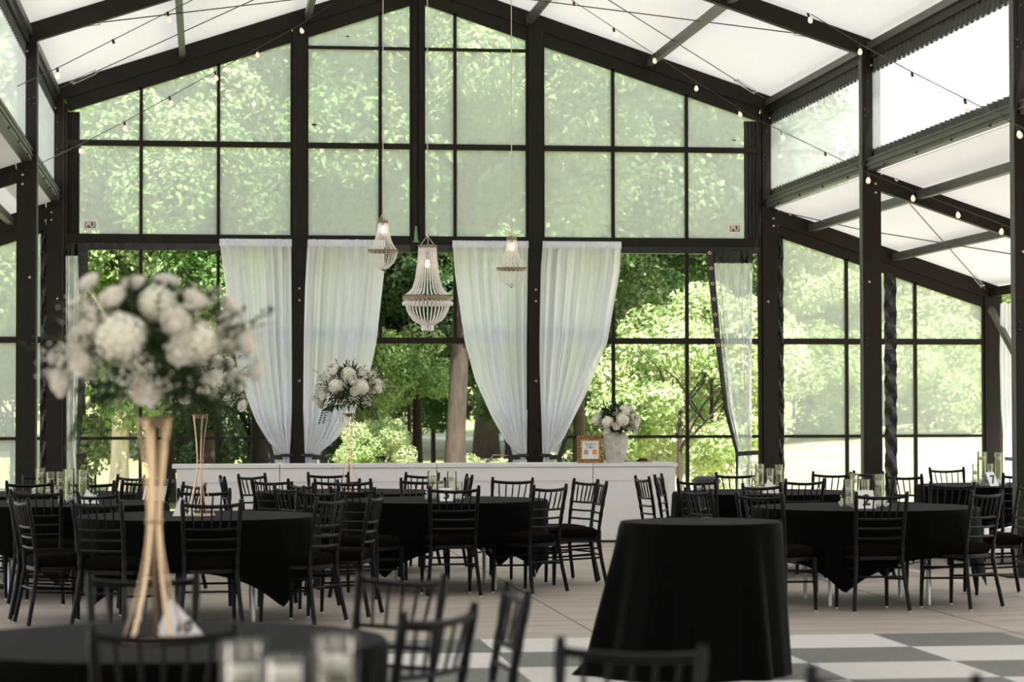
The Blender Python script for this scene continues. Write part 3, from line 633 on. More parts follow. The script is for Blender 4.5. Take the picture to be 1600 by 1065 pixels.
# framed drinks sign
p = at(922.5, 726, YB + .16); p.z = ZBAR
s = thing('framed_sign', 'ornate gold framed drinks sign standing on the bar beside the stone vase', 'sign', p, math.radians(-3))
W, H = .27, .305
mb = MB()
def orn(t, a0, b0): return None
mb2 = MB()
for (ax, az, bx, bz) in ((-W / 2, 0, W / 2, 0), (-W / 2, H, W / 2, H), (-W / 2, 0, -W / 2, H), (W / 2, 0, W / 2, H)):
    n = 9
    for k in range(n + 1):
        t = k / n; x = ax + (bx - ax) * t; z = az + (bz - az) * t; z = min(max(z, .02), H - .005)
        mb.torus(.017, .006, n=12, m=6); L_ = len(mb.v)
        for q in range(L_ - 72, L_):
            v = mb.v[q]; mb.v[q] = (x + v[0] * (1.15 if ax != bx else .9), v[2] * 1.2 + .0, z + v[1])
inx, iz0, iz1 = W / 2 - .025, .04, H - .035
for a_, b_ in (((-inx, 0, iz0), (inx, 0, iz0)), ((-inx, 0, iz1), (inx, 0, iz1)), ((-inx, 0, iz0), (-inx, 0, iz1)), ((inx, 0, iz0), (inx, 0, iz1))):
    mb.bar(a_, b_, .018, .02, (0, 1, 0.01))
fo = mb.build('frame', M['oldgold'], s)
MB().box(-inx, inx, .0, .012, iz0, iz1).build('paper', M['paper'], s)
for k, (t_, z_, sz) in enumerate((('Signature', .225, .042), ('Drinks', .185, .042))):
    q = inst('lettering', text_mesh(t_, sz, M['greyink'], shear=.35), s, (0, -.002, z_)); q.rotation_euler = (PI / 2, 0, 0); q.scale = (.92, 1, 1)
for x_, mm in ((-.05, 'green'), (.05, 'orange')):
    MB().box(x_ - .026, x_ + .026, -.003, .0, .10, .145).build('drink_picture', M[mm], s)
    MB().box(x_ - .018, x_ + .018, -.004, -.001, .145, .158).build('drink_garnish', M['greyink' if mm == 'green' else 'orange'], s)
    MB().box(x_ - .018, x_ + .018, -.0015, .0, .078, .082).build('caption', M['greyink'], s)
MB().bar((0, .01, H * .7), (0, .1, .005), .06, .006, (1, 0, 0)).build('easel_back', M['oldgold'], s)
# stone vase
p = at(962, 724.5, YB + .2); p.z = ZBAR
vs = 1 / 133.0
v_ = MB().lathe([(0, 0), (13.5 * vs, 0), (14.2 * vs, 2 * vs), (17 * vs, 14 * vs), (19.5 * vs, 28 * vs), (20.2 * vs, 36 * vs), (18.8 * vs, 43 * vs), (15 * vs, 47 * vs), (11 * vs, 48.5 * vs), (10 * vs, 48 * vs), (12 * vs, 44 * vs), (12 * vs, 10 * vs), (0, 9 * vs)], 40, cap=False).build('stone_vase', M['stone'], None, p)
tag(v_, 'large pale stone vase standing on the bar beside the framed sign', 'vase')
VT = p + Vector((0, 0, 48 * vs))
q = at(1009, 723.5, YB + .25); q.z = ZBAR
tag(MB().box(-.065, .065, -.06, .06, 0, .014).build('napkin_stack', pbr('rose_napkin', (.55, .30, .24), .8), None, q), 'small flat stack of dusky pink napkins on the bar right of the vase', 'napkins')
# bins
for px, py, lab in ((243, 746, 'round pale bin with a black domed lid behind the left end of the bar'), (1104, 743, 'round pale bin with a black domed lid right of the bar')):
    Yb = 26.6 if px < 500 else 28.6; t = at(px, py, Yb); h = t.z; k = F / Yb; r = 22 / k
    o = thing('waste_bin', lab, 'bin', (t.x, Yb, 0)); MB().lathe([(r * .75, 0), (r * .82, .02), (r * .93, h - .08), (r * .9, h - .08)], 28).build('body', M['bin'], o)
    MB().lathe([(r * .98, h - .085), (r * 1.04, h - .075), (r * 1.02, h - .05), (r * .85, h - .018), (r * .5, h - .002), (0, h)], 28).build('lid', M['lid'], o)

# ------------------------------------------------------------------ flowers
def rose_mesh(r):
    mb = MB(); rnd = random.Random(3)
    for ring, (n, rad, hh, op) in enumerate(((3, .34, .75, -.2), (4, .58, .72, .05), (5, .82, .62, .28), (6, 1.0, .45, .6))):
        for k in range(n):
            a0 = 2 * PI * (k + ring * .37) / n; half = PI / n * 1.35
            def fn(u, v):
                a = a0 + (u - .5) * 2 * half; edge = 1 - .35 * (2 * u - 1) ** 4
                z = -.55 + (hh + .55) * v * edge; rr = rad * (.55 + .45 * math.sin(min(1, v * 1.1) * PI / 2)) + op * v * v * .35
                return (rr * math.cos(a) * r, rr * math.sin(a) * r, z * r)
            mb.grid(fn, 4, 4)
    mb.ball((0, 0, -.15 * r), .62 * r, 10, 6)
    return mb.mesh('rose', M['rose'])
def hydrangea_mesh(r):
    mb = MB(); rnd = random.Random(5); mb.ball((0, 0, 0), r * .8, 10, 7)
    n = 90
    for k in range(n):
        z = 1 - 2 * (k + .5) / n; ph = k * 2.399963; q = Vector((math.sqrt(1 - z * z) * math.cos(ph), math.sqrt(1 - z * z) * math.sin(ph), z))
        c = q * r * rnd.uniform(.86, 1.0); t = q.orthogonal().normalized(); t = (Matrix.Rotation(rnd.uniform(0, 6), 3, q) @ t); b = q.cross(t); s = r * .17
        for i, j in ((1, 0), (-1, 0), (0, 1), (0, -1)):
            d = t * i + b * j; e = b * i - t * j
            mb.add([c, c + (d * .6 + e * .55) * s + q * s * .25, c + d * 1.2 * s + q * s * .1, c + (d * .6 - e * .55) * s + q * s * .25], [(0, 1, 2, 3)])
    return mb.mesh('hydrangea', M['hyd'])
def leaf(mb, base, d, up, ln, w):
    d = d.normalized(); s = d.cross(up)
    s = s.normalized() if s.length > 1e-4 else d.orthogonal().normalized(); n = s.cross(d)
    p0 = base; p1 = base + d * ln * .45 + n * ln * .06; p2 = base + d * ln - n * ln * .08
    mb.add([p0, p1 + s * w / 2 + n * w * .12, p2, p1 - s * w / 2 + n * w * .12, p1], [(0, 1, 4), (1, 2, 4), (2, 3, 4), (3, 0, 4)])
ROSE = rose_mesh(.038); HYD = hydrangea_mesh(.075); HYDB = hydrangea_mesh(.085)
def orient(o, d): o.rotation_euler = Vector(d).to_track_quat('Z', 'Y').to_euler()
def sph(az, el): return Vector((math.cos(el) * math.cos(az), math.cos(el) * math.sin(az), math.sin(el)))
def arrangement(lab, loc, rz, seed, R=.30, roses=22, nh=7, breath=14, sx=1.0, fern=True, group=None, sz=.78, low=-.55):
    """a loose dome of white blooms and dark leaves; faces -Y"""
    rnd = random.Random(seed); o = thing('flower_arrangement', lab, 'flowers', loc, rz, group)
    SH = Vector((sx, sx, sz)); C = lambda d, k=1: Vector((d.x * SH.x, d.y * SH.y, d.z * SH.z)) * R * k
    lf = MB()
    for k in range(620):
        d = sph(rnd.uniform(0, 2 * PI), rnd.uniform(low - .25, 1.45)); b = C(d, rnd.uniform(.35, .92)); dd = (d + Vector((rnd.uniform(-.6, .6), rnd.uniform(-.6, .6), rnd.uniform(-.6, .5)))); leaf(lf, b, dd, Vector((0, 0, 1)), rnd.uniform(.05, .10), rnd.uniform(.025, .045))
    lf.ball((0, 0, -.02), R * .5, 12, 8, .7)
    for k in range(26):                                # longer sprigs that stick out
        d = sph(rnd.uniform(0, 2 * PI), rnd.uniform(-.3, 1.3)); b = C(d, .8); e = C(d, rnd.uniform(1.1, 1.38)) + Vector((0, 0, .0)); 
        lf.tube([b, e], .0018, 4)
        for q in range(7):
            t = q / 6; leaf(lf, b.lerp(e, t), (d + Vector((rnd.uniform(-1, 1), rnd.uniform(-1, 1), rnd.uniform(-.6, .8)))), Vector((0, 0, 1)), rnd.uniform(.03, .05), .016)
    if fern:
        for k in range(16):                            # drooping fronds under the dome
            a = 2 * PI * k / 16 + rnd.uniform(-.2, .2); b = Vector((math.cos(a), math.sin(a), 0)); P = [b * R * .5 * sx + Vector((0, 0, -.12)), b * R * .78 * sx + Vector((0, 0, -.17)), b * R * .92 * sx + Vector((0, 0, -.27 - rnd.uniform(0, .06)))]
            lf.tube(P, .002, 4)
            for q in range(12):
                t = q / 12; w = P[0].lerp(P[1], t * 2) if t < .5 else P[1].lerp(P[2], t * 2 - 1); sd = Vector((-math.sin(a), math.cos(a), 0))
                for sg in (-1, 1): leaf(lf, w, sd * sg + Vector((0, 0, -.6)), Vector((0, 0, 1)), .05 * (1 - .5 * t), .012)
    lf.build('foliage', M['leaf'], o)
    heads = []
    def place(me, nm, d, k, scl):
        h = inst(nm, me, o, C(d, k)); orient(h, d); h.scale = (scl,) * 3; heads.append(d)
    hs = [sph(-1.95, .25), sph(-1.05, .2), sph(-1.5, .95), sph(.2, .35), sph(2.6, .3), sph(1.5, .5), sph(-2.75, .1), sph(-.3, -.1)][:nh]
    for i, d in enumerate(hs): place(HYDB if i < 2 else HYD, 'hydrangea', d, .86, rnd.uniform(.85, 1.05))
    n = 0; tries = 0
    fixed = [sph(-1.35, .38), sph(-1.32, .02), sph(-2.3, -.12), sph(-2.72, -.35), sph(-.45, .15), sph(-.9, .85), sph(-2.2, .85)]
    for d in fixed[:roses]:
        place(ROSE, 'rose', d, rnd.uniform(.98, 1.08), rnd.uniform(.9, 1.1)); n += 1
    while n < roses and tries < 800:
        tries += 1; d = sph(rnd.uniform(0, 2 * PI), rnd.uniform(low, 1.45))
        if all((d - h).length > .36 for h in heads):
            k = rnd.choice((.98, 1.05, 1.22)); place(ROSE, 'rose', d, k, rnd.uniform(.85, 1.1)); n += 1
    bb = MB(); st = MB()
    for k in range(breath):
        d = sph(rnd.uniform(0, 2 * PI) if k > 5 else (-2.9, -1.6, -.9, -.2, -2.3, -1.2)[k], rnd.uniform(low, .9) if k > 5 else (-.1, -.45, -.35, .3, .6, .7)[k]); c = C(d, 1.02)
        for q in range(70):
            w = Vector((rnd.gauss(0, 1), rnd.gauss(0, 1), rnd.gauss(0, 1))) * .029; bb.octa(c + w, rnd.uniform(.0036, .006))
            if q % 6 == 0: st.tube([c - d * .05, c + w], .0007, 3)
    b = bb.build('baby_breath', M['breath'], o); st.build('baby_breath_stem', M['stem'], b); b['kind'] = 'stuff'
    return o
def stand(lab, loc, rz, h=.75, sw=.004, group='gold trumpet flower stands'):
    o = thing('flower_stand', lab, 'flower stand', loc, rz, group)
    MB().lathe([(.108, 0), (.118, .0), (.118, .007), (.108, .007)], 40, cap=True if 0 else False).build('base_ring', M['gold'], o)
    MB().torus(.113, .0055, (0, 0, .006), 40, 8).build('base_rim', M['gold'], o)
    zw = h * .54
    def rad(t):
        if t < .54: return .022 + .09 * ((.54 - t) / .54) ** 1.7
        return .022 + .036 * ((t - .54) / .46) ** 1.5
    for k in range(5):
        a = 2 * PI * k / 5 + .25; tw = .25
        P = []
        for q in range(17):
            t = q / 16; P.append((rad(t) * math.cos(a + tw * t), rad(t) * math.sin(a + tw * t), .004 + t * (h - .004)))
        mb = MB(); vs = []
        for q, pt in enumerate(P):
            an = math.atan2(pt[1], pt[0]); tx, ty = -math.sin(an), math.cos(an); wd = sw
            wd *= (.55 + .45 * min(1, abs(q / 16 - .54) * 3)); rn = (math.cos(an) * .0015, math.sin(an) * .0015)
            vs += [(pt[0] - tx * wd - rn[0], pt[1] - ty * wd - rn[1], pt[2]), (pt[0] + tx * wd - rn[0], pt[1] + ty * wd - rn[1], pt[2]), (pt[0] + tx * wd + rn[0], pt[1] + ty * wd + rn[1], pt[2]), (pt[0] - tx * wd + rn[0], pt[1] - ty * wd + rn[1], pt[2])]
        fs = [(q * 4 + i, q * 4 + (i + 1) % 4, q * 4 + 4 + (i + 1) % 4, q * 4 + 4 + i) for q in range(16) for i in range(4)]
        mb.add(vs, fs); mb.build('curved_strip', M['gold'], o)
    MB().torus(.025, .006, (0, 0, zw), 20, 6).build('waist_ring', M['gold'], o)
    MB().torus(.058, .005, (0, 0, h), 32, 6).build('top_ring', M['gold'], o)
    MB().lathe([(0, h - .03), (.04, h - .028), (.054, h), (.05, h), (.0, h - .02)], 24, cap=False).build('bowl', M['gold'], o)
    return o

# ------------------------------------------------------------------ tables
ZT = .762
def cloth_mesh(R, half, seed, corner=None, flare=.05):
    rnd = random.Random(seed); ph = rnd.uniform(0, 6); rot = rnd.uniform(0, PI / 2) if corner is None else math.radians(45 - corner) % (PI / 2)
    nth = 192; rows = 15; mb = MB(); vs = [(0, 0, ZT)]
    rr = [R * .5, R * .9, R * .97]
    for r in rr: vs += [(r * math.cos(2 * PI * k / nth), r * math.sin(2 * PI * k / nth), ZT) for k in range(nth)]
    for j in range(rows + 1):
        t = j / rows
        for k in range(nth):
            a = 2 * PI * k / nth; b = (a + rot) % (PI / 2); L_ = half / max(abs(math.cos(b)), abs(math.sin(b))); raw = L_ - R; side = half - R; drop = side + (raw - side) * .5
            cw = math.cos(4 * (a + rot) + PI) * .5 + .5                    # 1 at the hanging corners
            q = t * drop; fold = flare * min(1, q / .5) * (.7 * math.sin(a * 16 + ph) * .45 + .35 * math.sin(a * 27 + 2 * ph) * .4) + .05 * cw * min(1, q / .6) - .02 * min(1, q / .4)
            r = R + .012 * math.sin(min(1, q / .04) * PI / 2) + fold
            z = ZT - max(0, q - .006) - (0 if q > .02 else 0)
            vs.append((r * math.cos(a), r * math.sin(a), z))
    fs = [(0, 1 + k, 1 + (k + 1) % nth) for k in range(nth)]
    for j in range(len(rr) + rows):
        for k in range(nth):
            k2 = (k + 1) % nth; a = 1 + j * nth; fs.append((a + k, a + nth + k, a + nth + k2, a + k2))
    mb.add(vs, fs); mb.smooth = True; return mb
def table(key, px, Y, R, tl, seed):
    x = XA(px, Y, 780); o = thing('banquet_table', f'round banquet table under black cloth {tl}', 'table', (x, Y, 0), 0, 'round banquet tables')
    MB().lathe([(0, ZT - .03), (R - .01, ZT - .03), (R, ZT - .018), (R, ZT - .008), (R - .004, ZT - .004), (0, ZT - .004)], 48, cap=False).build('tabletop', M['board'], o)
    for k in range(4):
        a = PI / 4 + k * PI / 2; c, s = math.cos(a), math.sin(a)
        MB().tube([(c * R * .45, s * R * .45, ZT - .03), (c * R * .47, s * R * .47, .45), (c * R * .62, s * R * .62, .3), (c * R * .63, s * R * .63, 0)], .016, 8).build('leg', M['steel'], o)
    c = cloth_mesh(R + .004, R * 1.42, seed, {'T4': -115, 'T2': -51, 'T3': -38, 'T1': -60}.get(key)).build('tablecloth', M['cloth'], None, (x, Y, 0)); tag(c, f'black linen over the round table {tl}', 'tablecloth', 'black tablecloths')
    return Vector((x, Y, 0))
T = {}
TN = {
 'T2': (310, 18.2, .9, 'with the rear gold flower stand left of centre'), 'T4': (1352, 19.0, .9, 'carrying number 2'), 'T3': (694, 21.1, .9, 'carrying number 5'),
 'T6': (1200, 22.6, .9, 'carrying number 6'), 'T7': (1568, 24.3, .9, 'carrying number 7'), 'TB': (95, 20.9, .9, 'with floating candles left of the foreground bouquet'), 'TA': (65, 23.3, .9, 'behind the left candle table, nearest the left column'),
 'T8': (545, 23.4, .9, 'in front of the bar with the gold flower stand'), 'T1': (255, 8.3, .75, 'carrying number 10 in the foreground'), 'T0': (450, 5.0, .75, 'under the large blurred candle cylinders at the bottom edge')}
for j, (k, (px, Y, R, tl)) in enumerate(TN.items()): T[k] = table(k, px, Y, R, tl, 11 + j)

# cocktail table
xc = XA(1094, 14.0, 817); Yc = 13.98; HC = EYE - (817 - 642) * Yc / F
o = thing('cocktail_table', 'tall round cocktail table under the floor-length black cloth', 'table', (xc, Yc, 0))
Rt = 127 / (F / Yc)
MB().lathe([(0, HC - .03), (Rt - .01, HC - .03), (Rt - .006, HC - .006), (0, HC - .006)], 40, cap=False).build('tabletop', M['board'], o)
MB().tube([(0, 0, .02), (0, 0, HC - .03)], .04, 12).build('pedestal', M['steel'], o); MB().lathe([(.3, 0), (.3, .02), (.05, .035)], 24).build('base', M['steel'], o)
mb = MB(); nth = 240; vs = [(0, 0, HC)]; rnd = random.Random(4)
for r in (Rt * .5, Rt * .93, Rt * .985): vs += [(r * math.cos(2 * PI * k / nth), r * math.sin(2 * PI * k / nth), HC) for k in range(nth)]
rows = 26
for j in range(rows + 1):
    t = j / rows
    for k in range(nth):
        a = 2 * PI * k / nth
        fold = (.55 * math.sin(a * 10 + .5) + .3 * math.sin(a * 17 + 2) + .25 * math.sin(a * 6 + 1)) * .05 * t ** .7
        lean = .5 - .5 * math.cos(a)                    # 0 on the right, 1 on the left: the cloth hangs unevenly
        flare = (.035 + .165 * lean + .03 * abs(math.sin(a))) * t + lean ** 3 * .07 * max(0, (t - .88) / .12) ** 1.5
        fold *= .45 + .55 * lean if math.cos(a) > .6 else 1
        vs.append(((Rt + .008 * min(1, t * 30) + flare + fold) * math.cos(a), (Rt + .008 * min(1, t * 30) + flare + fold) * math.sin(a), HC - t * (HC - .004)))
fs = [(0, 1 + k, 1 + (k + 1) % nth) for k in range(nth)]
for j in range(3 + rows):
    for k in range(nth):
        k2 = (k + 1) % nth; q = 1 + j * nth; fs.append((q + k, q + nth + k, q + nth + k2, q + k2))
mb.add(vs, fs); mb.smooth = True
tag(mb.build('tablecloth', M['cloth'], None, (xc, Yc, 0)), 'long black cloth falling in folds over the tall cocktail table', 'tablecloth', 'black tablecloths')

# ------------------------------------------------------------------ chair
def make_chair():
    o = thing('ballroom_chair', '', 'chair')
    def post(sx):
        P = [(.222, -.262, .012), (.200, -.222, .22), (.184, -.196, .40), (.186, -.200, .50), (.193, -.222, .66), (.203, -.262, .885), (.2045, -.268, .92)]
        pts = []; rad = []
        for (x, y, z), (x2, y2, z2) in zip(P[:-1], P[1:]):
            for q in range(4):
                t = q / 4; pts.append((sx * (x + (x2 - x) * t), y + (y2 - y) * t, z + (z2 - z) * t)); rad.append(.0165 if z < .45 else .0145)
        pts.append((sx * P[-1][0], P[-1][1], P[-1][2])); rad.append(.014)
        for i in (7, 11, 15, 17, 19, 20): rad[i] *= 1.22
        rad[-2] = .0115; rad[-3] = .016; rad[-1] = .0165
        return MB().tube(pts, rad, 8)
    glide = MB().lathe([(.011, 0), (.0125, .004), (.0125, .013)], 8).mesh('glide', M['glide'])
    for sx in (-1, 1):
        l = post(sx).build('leg', M['chair'], o); inst('glide', glide, l, (sx * .2225, -.2625, 0))
    for sx in (-1, 1):
        l = MB().tube([(sx * .205, .205, .012), (sx * .203, .2, .2), (sx * .2, .195, .28), (sx * .2, .195, .415)], [.0135, .0165, .019, .0185], 8).build('leg', M['chair'], o); inst('glide', glide, l, (sx * .205, .205, 0))
    def outline(n=40, k=1.0):
        P = []
        for i in range(n):
            a = 2 * PI * i / n; c, s = math.cos(a), math.sin(a); ex = .38
            x = math.copysign(abs(c) ** ex, c); y = math.copysign(abs(s) ** ex, s)
            P.append((x * (.203 + .013 * y) * k, y * .205 * k))
        return P
    mb = MB(); rows = [(.97, .395), (1.0, .40), (1.0, .425), (.97, .43)]
    vs = [(x, y, z) for k, z in rows for x, y in outline(40, k)]; fs = [(j * 40 + i, j * 40 + (i + 1) % 40, (j + 1) * 40 + (i + 1) % 40, (j + 1) * 40 + i) for j in range(3) for i in range(40)] + [tuple(range(39, -1, -1)), tuple(range(120, 160))]
    mb.add(vs, fs); mb.smooth = True; mb.build('seat_frame', M['chair'], o)
    mb = MB(); rows = [(.97, .43), (1.03, .442), (1.05, .464), (1.02, .486), (.9, .503), (.6, .514), (.25, .517)]
    vs = [(x, y + .008, z) for k, z in rows for x, y in outline(40, k)]; fs = [(j * 40 + i, j * 40 + (i + 1) % 40, (j + 1) * 40 + (i + 1) % 40, (j + 1) * 40 + i) for j in range(6) for i in range(40)] + [tuple(range(39, -1, -1)), tuple(range(240, 280))]
    mb.add(vs, fs); mb.smooth = True; mb.build('seat_cushion', M['cushion'], o)
    def rail(z, y, x, r, dip, bow): return MB().tube([(x * u, y - bow * (1 - u * u), z - dip * (1 - u * u)) for u in np.linspace(-1, 1, 13)], r, 8)
    rail(.882, -.261, .203, .0135, .014, .022).build('top_rail', M['chair'], o)
    for z, y, x in ((.71, -.230, .195), (.637, -.217, .192), (.563, -.207, .188)): rail(z, y, x, .0095, .004, .014).build('back_rail', M['chair'], o)
    for k in range(5):
        u = (k - 2) / 3.0; MB().tube([(.195 * u * .93, -.230 - .014 * (1 - u * u), .708), (.2 * u, -.246 - .018 * (1 - u * u), .79), (.203 * u * 1.04, -.261 - .022 * (1 - u * u), .874)], [.006, .0075, .006], 6).build('spindle', M['chair'], o)
    MB().tube([(-.196, -.215, .27), (.196, -.215, .27)], .0085, 8).build('stretcher', M['chair'], o)
    MB().tube([(-.2, .197, .30), (.2, .197, .30)], .0085, 8).build('stretcher', M['chair'], o)
    for sx in (-1, 1):
        for z in (.335, .25): MB().tube([(sx * .201, .198, z - .02), (sx * .196, -.21, z)], .0085, 8).build('stretcher', M['chair'], o)
    return o
CH = make_chair(); used = [False]
def chair(px, py, ang, label, tk=None, Y=None):
    """px,py: middle of the back's top; ang: where it faces (deg, 90 = away) or None = the table's centre"""
    p = onz(px, py, .92)
    if Y: p = Vector((XA(px, Y, py), Y, .92))
    if ang is None: d = T[tk] - p; f = math.atan2(d.y, d.x)
    else: f = math.radians(ang)
    loc = (p.x + .268 * math.cos(f), p.y + .268 * math.sin(f), 0); rz = f - PI / 2
    if not used[0]:
        used[0] = True; CH.location = loc; CH.rotation_euler = (0, 0, rz); CH['label'] = label; CH['group'] = 'black ballroom chairs'; return CH
    return dup(CH, loc, rz, label, 'black ballroom chairs')
b = 'black ballroom chair '
CHAIRS = [
 # table with the rear gold stand (left of centre)
 (331, 778, None, b + 'with its back squarely to us, in front of the rear gold-stand table', 'T2', 17.1),
 (151, 778, None, b + 'angled at the front left of the rear gold-stand table', 'T2', 17.1),
 (33, 771, 17, b + 'side-on at the left end of the rear gold-stand table, nearer of two', 'T2', 17.75),
 (17, 769, 2, b + 'side-on at the left end of the rear gold-stand table, farther one', 'T2', 18.35),
 (518, 774, None, b + 'angled at the front right of the rear gold-stand table', 'T2', 17.55),
 (588, 769, 163, b + 'seen from the side at the right end of the rear gold-stand table', 'T2', 18.15),
 (319, 760, 270, b + 'facing us across the rear gold-stand table, behind its white card', 'T2', 19.6),
 (497, 763, None, b + 'angled at the back right of the rear gold-stand table', 'T2', 19.25),
 (152, 765, None, b + 'angled at the back left of the rear gold-stand table', 'T2', 18.95),
 # number 5
 (710, 758, 93, b + 'with its back squarely to us in front of the number 5 card', 'T3', 19.9),
 (860, 757, None, b + 'angled at the front right of the number 5 table', 'T3', 20.15),
 (916, 748, 203, b + 'angled at the right end of the number 5 table, bar side', 'T3', 21.75),
 (941, 751, 182, b + 'seen edge-on at the right end of the number 5 table', 'T3', 21.2),
 (801, 746, None, b + 'facing us at the back right of the number 5 table', 'T3', 22.3),
 (661, 746, 268, b + 'facing us behind the candles of the number 5 table', 'T3', 22.35),
 (553, 747, None, b + 'facing rightward at the back left of the number 5 table', 'T3', 22.0),
 (551, 760, None, b + 'with its back turned at the front left of the number 5 table', 'T3', 19.75),
 (472, 751, 25, b + 'at the left end of the number 5 table, farther of two', 'T3', 21.2),
 (451, 757, 35, b + 'at the left end of the number 5 table, pulled out and nearer', 'T3', 20.3),
 # bar-front stand table
 (347, 741, 5, b + 'seen edge-on at the left end of the table before the bar', 'T8', 23.4),
 (393, 738, None, b + 'at the back left of the table before the bar', 'T8', 24.2),
 (422, 746, None, b + 'at the front left of the table before the bar', 'T8', 22.4),
 (513, 738, 272, b + 'facing us from the bar side, left of the slim gold stand', 'T8', 24.6),
 (527, 746, 88, b + 'with its back to us before the slim gold stand', 'T8', 22.2),
 (660, 737, None, b + 'facing us behind the number 5 candles, by the bar front', 'T8', 24.3),
 (734, 740, 181, b + 'seen edge-on at the right end of the table before the bar', 'T8', 23.5),
 # left candle tables
 (56, 761, 78, b + 'with its back to us in front of the left candle table', 'TB', 19.55),
 (46, 748, None, b + 'facing us across the left candle table, toward the left column', 'TB', 22.12),
 (143, 749, None, b + 'facing us across the left candle table, behind its tallest cylinders', 'TB', 22.0),
 (304, 750, 208, b + 'at the right end of the left candle table, behind the card', 'TB', 21.3),
 (-78, 762, 0, b + 'cut by the left photo edge, only seat and legs showing', 'TB', 20.4),
 (70, 738, 270, b + 'farthest back on the left, partly hidden by candle cylinders', 'TA', 24.5),
 (205, 739, None, b + 'at the back right of the farthest left table, beside the pale bin', 'TA', 24.0),
 (216, 745, None, b + 'at the front right of the farthest left table, overlapping another chair', 'TA', 22.5),
 (268, 741, 178, b + 'seen edge-on at the right end of the farthest left table', 'TA', 23.3),
 # number 2
 (1378, 771, 94, b + 'with its back squarely to us in front of the number 2 card', 'T4', 17.9),
 (1542, 770, None, b + 'angled at the front right of the number 2 table', 'T4', 18.1),
 (1186, 772, None, b + 'angled before the number 2 table, just behind the cocktail table', 'T4', 17.9),
 (1603, 760, 176, b + 'at the number 2 table, cut by the right photo edge', 'T4', 19.5),
 (1488, 757, None, b + 'at the back right of the number 2 table', 'T4', 20.2),
 (1190, 757, None, b + 'at the back left of the number 2 table', 'T4', 20.2),
 (1090, 765, 18, b + 'at the left end of the number 2 table, nearer one', 'T4', 18.95),
 (1092, 758, -22, b + 'at the left end of the number 2 table, farther one', 'T4', 20.0),
 # number 6
 (1258, 750, 108, b + 'with its back to us before the number 6 table', 'T6', 21.5),
 (1397, 751, 165, b + 'dark and edge-on at the right end of the number 6 table', 'T6', 21.9),
 (1357, 736, 210, b + 'at the far right of the number 6 table against the dark column', 'T6', 24.1),
 (1300, 740, None, b + 'facing us at the back right of the number 6 table', 'T6', 23.85),
 (1150, 741, None, b + 'facing us at the number 6 table, left of its candles', 'T6', 23.78),
 (1088, 749, None, b + 'at the number 6 table in front of the pale bin', 'T6', 21.7),
 (1028, 742, 340, b + 'at the number 6 table, its slats showing before the white bar', 'T6', 23.3),
 (1003, 745, 8, b + 'edge-on at the number 6 table before the bar end', 'T6', 22.65),
 # number 7
 (1479, 733, None, b + 'facing us at the back left of the number 7 table', 'T7', 25.5),
 (1412, 743, 40, b + 'at the front left of the number 7 table', 'T7', 23.0),
 (1598, 741, 95, b + 'before the number 7 table, half hidden by a column', 'T7', 23.1),
 # number 10 foreground
 (224, 886, 271, b + 'facing us across the foreground number 10 table, behind its gold stand', 'T1', 9.45),
 (256, 966, 92, b + 'large and blurred, its back before the number 10 card', 'T1', 7.15),
 (628, 893, None, b + 'blurred at the back right of the foreground number 10 table', 'T1', 9.3),
 (688, 947, None, b + 'blurred at the front right of the foreground number 10 table', 'T1', 7.6),
 (809, 917, 183, b + 'blurred and edge-on, farthest right of the number 10 table', 'T1', 8.45),
 (986, 1001, 240, b + 'blurred at the bottom edge before the cocktail table', 'T0', 6.45),
 (1395, 1058, 235, b + 'nearly out of frame, one post tip above the dance floor', 'T0', 5.6),
]
for px, py, ang, lab, tk, Y in CHAIRS:
    cc = chair(px, py, ang, lab, tk, Y)
    if px == 1542:                                     # a white slip tucked between the slats of one chair
        g_ = MB().box(-.03, .03, -.004, .004, -.026, .026).build('paper_slip', M['paper'], cc, (.055, -.225, .600)); g_['label'] = 'white paper slip'

# ------------------------------------------------------------------ centrepieces
def vase(px, ytop, wpx, key, lab, water=.72, Y=None):
    Y = Y or T[key].y; k = F / Y; x = XA(px, Y, 770); r = wpx / 2 / k; h = EYE - (ytop - 642) / k - ZT
    o = thing('glass_cylinder', lab, 'vase', (x, Y, ZT), 0, 'glass cylinder vases')
    MB().lathe([(0, .001), (r, .001), (r, h), (r - .004, h), (r - .004, .012), (0, .012)], 32, cap=False).build('glass', M['glass'], o)
    hw = h * water; MB().lathe([(0, .013), (r - .0045, .013), (r - .0045, hw), (0, hw)], 28, cap=False).build('water', M['water'], o)
    MB().torus(r - .002, .0026, (0, 0, h), 32, 6).build('rim', M['glass'], o)
    c = MB().lathe([(0, -.018), (r * .6, -.018), (r * .86, -.004), (r * .86, .012), (r * .7, .018), (r * .15, .014), (0, .014)], 24, cap=False).build('floating_candle', M['candle'], None, (x, Y, ZT + hw + .002))
    tag(c, 'white floating candle in the ' + lab.replace('clear ', ''), 'candle', 'floating candles')
    MB().tube([(0, 0, .012), (.001, 0, .026)], .0013, 5).build('wick', M['ink'], c)
